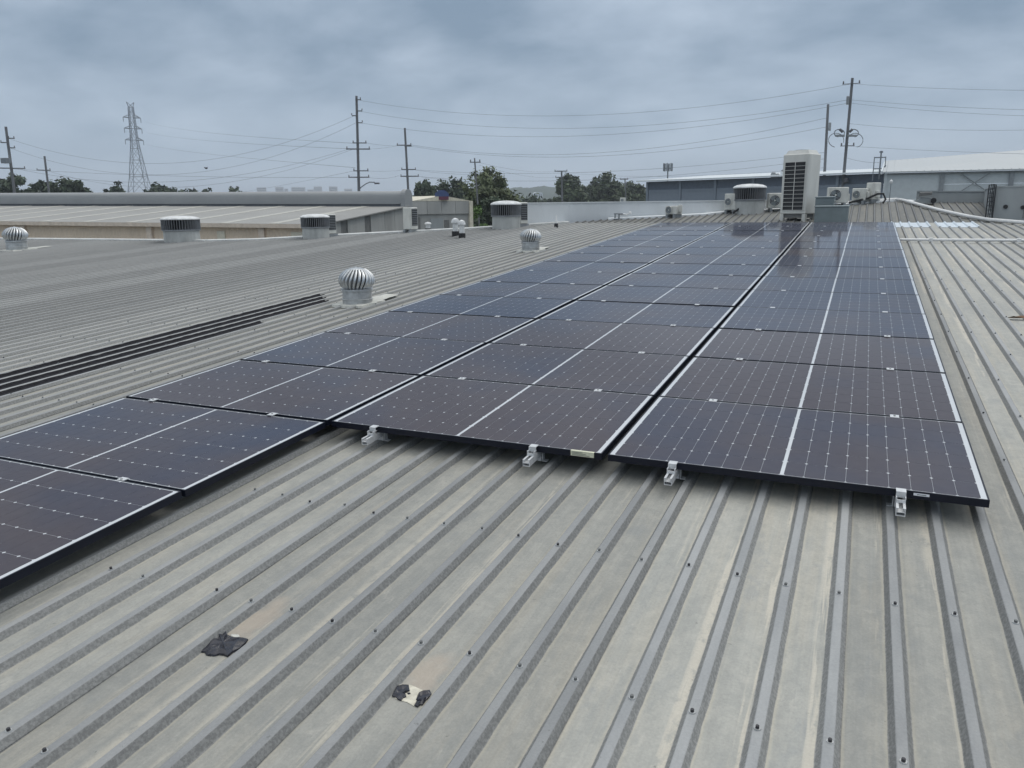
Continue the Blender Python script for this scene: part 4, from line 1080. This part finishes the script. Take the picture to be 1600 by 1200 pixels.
tree(22, 272, 54, 120, 'leaf_dark', 'dark tree behind the leaning pole with three crossarms', 1, 2600, .36)
tree(62, 282, 40, 124, 'leaf_dark', 'dark rounded tree between the two leaning poles', 2, 1800, .34)
tree(99, 277, 62, 120, 'leaf_dark', 'broad dark tree just past the short leaning pole', 3, 2800, .36)
tree(178, 285, 44, 135, 'leaf_dark', 'small open-crowned tree standing alone beside the lattice pylon', 41, 1800, .32, 14)
tree(252, 286, 64, 150, 'leaf_dark', 'dense dark tree at the foot of the lattice pylon', 5, 3600, .40, 16)
tree(300, 291, 46, 160, 'leaf_dark', 'low dark tree next to the one under the pylon', 6, 1500, .40)
tree(325, 292, 24, 160, 'leaf_dark', 'tiny low tree beside the low dark one', 16, 700, .34)
tree(365, 291, 28, 200, 'leaf_mid', 'small faint tree before the first apartment block', 7, 900, .42)
tree(664, 279, 42, 115, 'leaf_dark', 'thin-crowned dark tree behind the end of the barrel roof', 28, 2600, .32, 14)
tree(703, 281, 64, 118, 'leaf_dark', 'wide dark tree behind the blue and maroon sign', 29, 3600, .34, 16)
tree(759, 258, 86, 66, 'leaf_olive', 'large olive flowering tree behind the louvred drum vent', 10, 11000, .15, 22, bot=.16)
tree(768, 305, 70, 62, 'leaf_dark', 'dark thicket under the large olive tree', 11, 2600, .20, bot=.05)
tree(744, 320, 34, 52, 'leaf_bright', 'bright green bush between concrete building and drum vent', 12, 2600, .12, bot=.05, name='bush')
tree(887, 271, 48, 150, 'leaf_mid', 'pale green tree behind the pole with twin crossarms', 33, 3600, .36, 18)
tree(947, 269, 62, 158, 'leaf_mid', 'rounded pale green tree behind the white parapet', 14, 3400, .38, 11)
tree(912, 287, 60, 165, 'leaf_mid', 'lower green tree in the gap between two taller pale ones', 15, 2400, .38)
tree(985, 283, 56, 170, 'leaf_mid', 'loose green tree before the blue-grey shed', 17, 2200, .40)
tree(840, 303, 60, 160, 'leaf_dark', 'low dark trees on the slope past the olive tree', 18, 1800, .38)
tree(1010, 296, 50, 175, 'leaf_mid', 'low green tree touching the edge of the blue-grey shed', 19, 1800, .40)
# white houses on the hill
for (x, y, w_, lab) in ((842, 302, 13, 'white house on the wooded slope past the olive tree'), (985, 304, 9, 'small white house below the loose green tree')):
    p = at(x, y, 690); k = mpp(p)
    t = thing('house', lab, 'house', p-Vector((0, 0, 9)), (0, 0, yaw_to_cam(p)+.3)); w = w_*k
    b = MB(); b.box(-w/2, w/2, 0, 7, 0, 9); b.build('wall', 'white_roof', t)
    b = MB(); b.prism([Vector((-w/2-.3, -.3, 9.01)), Vector((w/2+.3, -.3, 9.01)), Vector((w*.3, -.3, 9.9)), Vector((-w*.3, -.3, 9.9))], (0, 7.6, 0)); b.build('roof', 'white_roof', t)
    for q in (-.28, .05, .3):
        b = MB(); b.box(q*w-.5, q*w+.5, -.06, -.005, 6.6, 8.0); b.build('window', 'tower_window', t)
# rooftop box seen over the parapet
p = at(973, 316, 40); k = mpp(p)
t = thing('rooftop_unit', 'small white rooftop unit just above the white parapet', 'rooftop unit', p, (0, 0, yaw_to_cam(p)))
b = MB(); b.box(-4.5*k, 4.5*k, 0, .4, -2.2, 7*k, .01); b.build('body', 'ac_white', t)
b = MB(); b.lathe([(2.2*k, 0), (2.2*k, .01)], 12); o = b.build('fan', 'steel_grey', t); o.location = (-1*k, -.001, 3*k); o.rotation_euler = (R(90), 0, 0)

# ------------------------------------------------------------------ poles, pylon, wires
def pole(x0, y0, x1, y1, D, wpx, arms, label, m='timber_pole', extra=None):
    top = at(x0, y0, D); mid = at(x1, y1, D)
    d = (mid-top).normalized(); foot = top+d*((GZ-top.z)/d.z)
    t = thing('power_pole', label, 'power pole', foot, (0, 0, 0), 'timber power poles along the street'); t_loc = foot
    k = mpp(top); r = wpx*k/2
    b = MB(); b.tube([Vector((0, 0, -.3)), (top-foot)*.5, top-foot], r*1.25, 10, r*.85); b.build('shaft', m, t)
    az = yaw_to_cam(top); ax = Vector((math.cos(az), math.sin(az), 0)); dp = Vector((-ax.y, ax.x, 0))
    for (y, xl, xr, th) in arms:            # crossarm from pixel offsets
        f = (y-y0)/(y1-y0); xc = x0+(x1-x0)*f; c = at(xc, y, D)-foot
        p0_, p1_ = c+ax*(xl*k)-dp*(r*1.3), c+ax*(xr*k)-dp*(r*1.3)
        b = MB(); h = th*k/2; b.prism([p0_+Vector((0, 0, -h)), p1_+Vector((0, 0, -h)), p1_+Vector((0, 0, h)), p0_+Vector((0, 0, h))], dp*(.12)); o = b.build('crossarm', m, t)
        for e in ((p0_, .06), (p1_, -.06)) if abs(xr-xl) > 8 else ((p1_ if abs(xr) > abs(xl) else p0_, 0),):
            q = e[0]+ax*e[1]; b = MB(); b.lathe([(.03, 0), (.05, .05), (.03, .08), (.05, .11), (.025, .16)], 8); i_ = b.build('insulator', 'insulator', o); i_.location = q+dp*.06+Vector((0, 0, h))
    if extra: extra(t, foot, k, ax)
    return t
def ex_box(y, w, h, dx):
    def f(t, foot, k, ax):
        b = MB(); b.box(-w*k/2, w*k/2, -.25, .25, -h*k/2, h*k/2, .02); o = b.build('transformer', 'galv_steel', t); o.location = EXP(dx, y)-foot
    return f
EXP = lambda x, y: at(x, y, 89.5)
pole(9, 198, 24, 310, 90, 4.6, [(216, 1, 10, 1.5), (223, -10, 0, 1.5), (231, 0, 9, 1.5), (263, -19, 19, 1.6)], 'tall leaning power pole with several arms and a transformer', extra=ex_box(251, 13, 8, 9))
pole(69.5, 244, 78, 312, 105, 3.6, [(266, -13, 6, 1.4)], 'short leaning power pole with one crossarm behind the barrel roof')
def lamp(t, foot, k, ax):
    b = MB(); pts = [at(562+dx, y, 70)-foot for dx, y in ((2, 296), (8, 289), (16, 286), (20, 290), (21, 300))]; b.tube([at(560.8, 296, 70)-foot, at(565, 292, 70)-foot, at(572, 287, 70)-foot, at(578, 284.5, 70)-foot, at(586, 285, 70)-foot], .05, 6); o = b.build('lamp_arm', 'galv_steel', t)
    b = MB(); b.box(-4*k, 4*k, -.12, .12, -1.2*k, 1.2*k, .03); q = b.build('lamp_head', 'insulator', o); q.location = at(589, 286.5, 70)-foot
pole(557, 150, 561, 305, 70, 4.6, [(156, -2, 7, 1.3), (173.5, 0, 8, 1.3), (181, -8, 0, 1.3), (192, 0, 8, 1.3), (223.5, -8, 14, 1.5), (233, -18, 19, 1.8), (267, -8, 16, 1.5), (277, -16, 17, 1.7)], 'tallest power pole with many crossarms beside the street lamp', extra=lamp)
pole(632.5, 200, 638, 300, 82, 3.9, [(227, -14, 9, 1.5), (228.5, -2, 9, 1.3), (265, -9, 14, 1.5), (275.5, -11, 18, 1.7)], 'power pole with two pairs of crossarms rising behind the barrel end')
pole(741.5, 247, 747, 325, 60, 2.6, [(253.5, -8, 9, 1.4)], 'slim power pole with a single crossarm in front of the olive tree')
pole(877.5, 267, 878.5, 318, 110, 3.0, [(267.5, -11, 9, 1.5), (277, -10, 3, 1.3)], 'power pole with twin crossarms in front of a pale green tree')
pole(976.5, 279, 978, 316, 130, 2.2, [(280, -8, 5, 1.3)], 'short distant power pole near the blue-grey shed')
pole(1294, 163, 1285, 335, 62, 4.6, [], 'plain power pole leaning beside the tall condensing unit', extra=lambda t, foot, k, ax: [setattr(MB().box(-1.8*k, 1.8*k, -.2, .2, -6*k, 6*k, .02).build('fuse_box', 'steel_grey', t), 'location', at(1296.5, 198, 61.6)-foot)])
def loops(t, foot, k, ax):
    D = 55
    for sx in (-1, 1):
        for (rx, ry, cy, th) in ((8, 6, 208, .03), (12, 11, 219, .022)):
            xc = 1322.5 if cy == 208 else 1321.5
            pts = [at(xc+sx*(3+rx+rx*math.cos(a_)), cy-ry*math.sin(a_), D-.3)-foot for a_ in [math.pi*(1-i/12*1.55)+.35 for i in range(13)]]
            b = MB(); b.tube(pts, th, 5); b.build('jumper_cable', 'wire', t)
        b = MB(); b.tube([at(1322+sx*2, 212, D-.25)-foot, at(1322+sx*17, 212, D-.25)-foot], .075, 6); b.build('bracket_arm', 'steel_grey', t)
        b = MB(); b.tube([at(1322+sx*5, 206.5, D-.25)-foot, at(1322+sx*10, 202, D-.25)-foot], .09, 6); b.build('cable_end', 'insulator', t)
    b = MB(); b.box(-2*k, 2*k, -.2, .2, -6*k, 6*k, .02); o = b.build('fuse_box', 'steel_grey', t); o.location = at(1324.5, 157, D-.3)-foot
    b = MB(); b.box(-3.5*k, 3.5*k, -.2, .2, -4*k, 4*k, .05); o = b.build('junction_box', 'insulator', t); o.location = at(1322, 282, D-.3)-foot
pole(1332, 122, 1313, 335, 55, 4.9, [(131, -14, 12, .7), (228, -9, 12, 1.0)], 'tall leaning power pole with looped cables behind the air conditioners', extra=loops)

# lattice pylon
D = 300; top = at(210, 160, D); k = mpp(top); cb = at(219, 300, D)
foot = Vector((cb.x, cb.y, GZ)); az = yaw_to_cam(top, R(18)); ax = Vector((math.cos(az), math.sin(az), 0)); dp = Vector((-ax.y, ax.x, 0))
t = thing('lattice_pylon', 'tall steel lattice transmission pylon with three pairs of arms', 'pylon', foot, (0, 0, 0))
def zp(y): return at(215, y, D).z-foot.z
lv = [(0, 20), (zp(302), 14.5), (zp(276), 10.5), (zp(250), 7.6), (zp(232), 5.6), (zp(219), 4.6), (zp(201), 4.0), (zp(183), 3.6), (zp(168), 3.2)]
lv = [(z, w*k) for z, w in lv]
def cn(i, sx, sy): z, w = lv[i]; return ax*(sx*w)+dp*(sy*w)+Vector((0, 0, z))
for sx in (-1, 1):
    for sy in (-1, 1):
        b = MB(); b.tube([cn(i, sx, sy) for i in range(len(lv))], .125, 4); b.build('leg', 'pylon_steel', t)
for i in range(len(lv)-1):
    b = MB()
    for (s0, s1) in (((-1, -1), (1, -1)), ((1, -1), (1, 1)), ((1, 1), (-1, 1)), ((-1, 1), (-1, -1))):
        b.tube([cn(i, *s0), cn(i+1, *s1)], .065, 4); b.tube([cn(i, *s1), cn(i+1, *s0)], .065, 4); b.tube([cn(i+1, *s0), cn(i+1, *s1)], .065, 4)
    b.build('bracing', 'pylon_steel', t)
for (y, w) in ((184, 13), (201, 13), (219, 13.5)):
    z = zp(y)
    for sx in (-1, 1):
        b = MB(); tip = ax*(sx*w*k)+Vector((0, 0, z)); 
        for sy in (-1, 1): b.tube([ax*(sx*3.6*k)+dp*(sy*3.6*k)+Vector((0, 0, z)), tip], .13, 4); b.tube([ax*(sx*3.4*k)+dp*(sy*3.4*k)+Vector((0, 0, z+4.5*k)), tip], .09, 4)
        o = b.build('arm', 'pylon_steel', t)
        b = MB(); b.tube([tip, tip-Vector((0, 0, 7*k))], .11, 5); b.build('insulator', 'pylon_steel', o)
for sx in (-1, 1):
    b = MB(); b.tube([ax*(sx*3.2*k)+Vector((0, 0, zp(168))), ax*(sx*5.5*k)+Vector((0, 0, zp(160)))], .13, 4); b.tube([ax*(-sx*3.2*k)+Vector((0, 0, zp(168))), ax*(sx*5.5*k)+Vector((0, 0, zp(160)))], .09, 4); b.build('peak', 'pylon_steel', t)

def wire(x0, y0, D0, x1, y1, D1, sagpx, label, r=.022, n=22):
    p0_, p1_ = at(x0, y0, D0), at(x1, y1, D1); Dm = (D0+D1)/2; sg = sagpx*Dm/FPX
    b = MB(); b.tube([p0_.lerp(p1_, i/n)-Vector((0, 0, 4*sg*(i/n)*(1-i/n))) for i in range(n+1)], r*.45, 4)
    WN[label] = WN.get(label, 0)+1; k = WN[label]
    o = b.build('power_line', 'wire'); tag(o, ['topmost', 'second highest', 'third highest', 'fourth highest', 'fifth highest', 'lowest'][k-1]+' '+label, 'power line', 'overhead power lines'); return o
WN = {}
W1 = 'overhead line sagging between the tallest pole and the tall leaning pole'
for (ya, yb) in ((157, 131), (174, 155), (192, 160)): wire(563, ya, 70, 1331, yb, 55, 30, W1, .020)
W2 = 'overhead line sagging between the barrel-end pole and the plain leaning pole'
for (ya, yb, s) in ((226, 184, 28), (228, 198, 26)): wire(640, ya, 82, 1293, yb, 62, s, W2, .024)
W3 = 'overhead line passing behind the tall condensing unit towards the barrel-end pole'
for (ya, yb, s) in ((265, 238, 14), (275, 248, 16)): wire(645, ya, 82, 1289, yb, 62, s, W3, .022)
W4 = 'overhead line running from the tall leaning pole past the pale warehouse'
for (ya, yb, s, xb) in ((131, 141, 3, 1720), (156, 174, 3, 1720), (161, 184, 4, 1720), (193, 199, 6, 1720), (228, 243, 2, 1720), (246, 254, 2, 1374)): wire(1332-(ya-122)*.0892, ya, 55, xb, yb, 47 if xb > 1400 else 50, s, W4, .016)
W5 = 'overhead line between the lattice pylon and the tallest pole'
for (ya, yb, s) in ((191, 224, 5), (207, 233, 4), (226, 262, 3)): wire(228, ya, 300, 555, yb, 70, s, W5, .030)
W6 = 'overhead line from the tallest pole down towards the leaning poles'
for (xa, ya, Da, xb, yb, s) in ((12, 216, 90, 553, 181, 46), (15, 231, 90, 556, 192, 50), (18, 262, 90, 545, 233, 30), (74, 267, 105, 552, 233, 34), (20, 264, 90, 543, 277, 4), (330, 305, 200, 553, 267, 3)): wire(xa, ya, Da, xb, yb, 70, s, W6, .022)
W7 = 'service line between the tallest pole and the barrel-end pole'
for (xa, ya, xb, yb, s) in ((571, 223, 620, 228, 1), (575, 233, 625, 227, 1), (574, 267, 626, 266, 1), (576, 277, 624, 274, 3)): wire(xa, ya, 70, xb, yb, 82, s, W7, .020)
W8 = 'low line from the barrel-end pole to the slim pole before the olive tree'
for (ya, yb) in ((266, 273), (275, 284)): wire(650, ya, 82, 735, yb, 62, 1, W8, .018)
W9 = 'low line crossing the trees towards the plain leaning pole'
for (ya, yb, s) in ((268, 262, 9), (279, 268, 14)): wire(868, ya, 110, 1288, yb, 62, s, W9, .016)
W10 = 'low line between the slim pole and the pole with twin crossarms'
for (ya, yb) in ((254, 267), (258, 277)): wire(749, ya, 60, 868, yb, 110, 5, W10, .016)
# bird
p = at(322, 263, 60); b = MB()
b.add([(-.22, 0, .10), (-.08, -.06, .03), (0, -.14, 0), (.08, -.06, .03), (.22, 0, .10), (.05, .05, .02), (0, .18, 0), (-.05, .05, .02), (0, 0, .06), (0, 0, -.06)],
      [(0, 1, 8), (1, 2, 8), (2, 3, 8), (3, 4, 8), (4, 5, 8), (5, 6, 8), (6, 7, 8), (7, 0, 8), (1, 0, 9), (2, 1, 9), (3, 2, 9), (4, 3, 9), (5, 4, 9), (6, 5, 9), (7, 6, 9), (0, 7, 9)])
o = b.build('bird', 'bird_dark'); o.location = p; tag(o, 'small dark bird flying beside the pylon lines', 'bird')

# ------------------------------------------------------------------ moist air
hzm = bpy.data.materials.new('haze'); hzm.use_nodes = True; hn = hzm.node_tree; hn.nodes.clear()
ho = hn.nodes.new('ShaderNodeOutputMaterial'); pv = hn.nodes.new('ShaderNodeVolumePrincipled')
pv.inputs['Color'].default_value = (.86, .92, 1.0, 1); pv.inputs['Density'].default_value = .00055; pv.inputs['Anisotropy'].default_value = .2
hn.links.new(pv.outputs[0], ho.inputs['Volume']); M['haze'] = hzm
b = MB(); b.box(-1950, 1950, -450, 1950, GZ-8, CAMP.z+70); o = b.build('haze', 'haze'); o['kind'] = 'stuff'; o['label'] = 'thin moist haze lying over the estate'
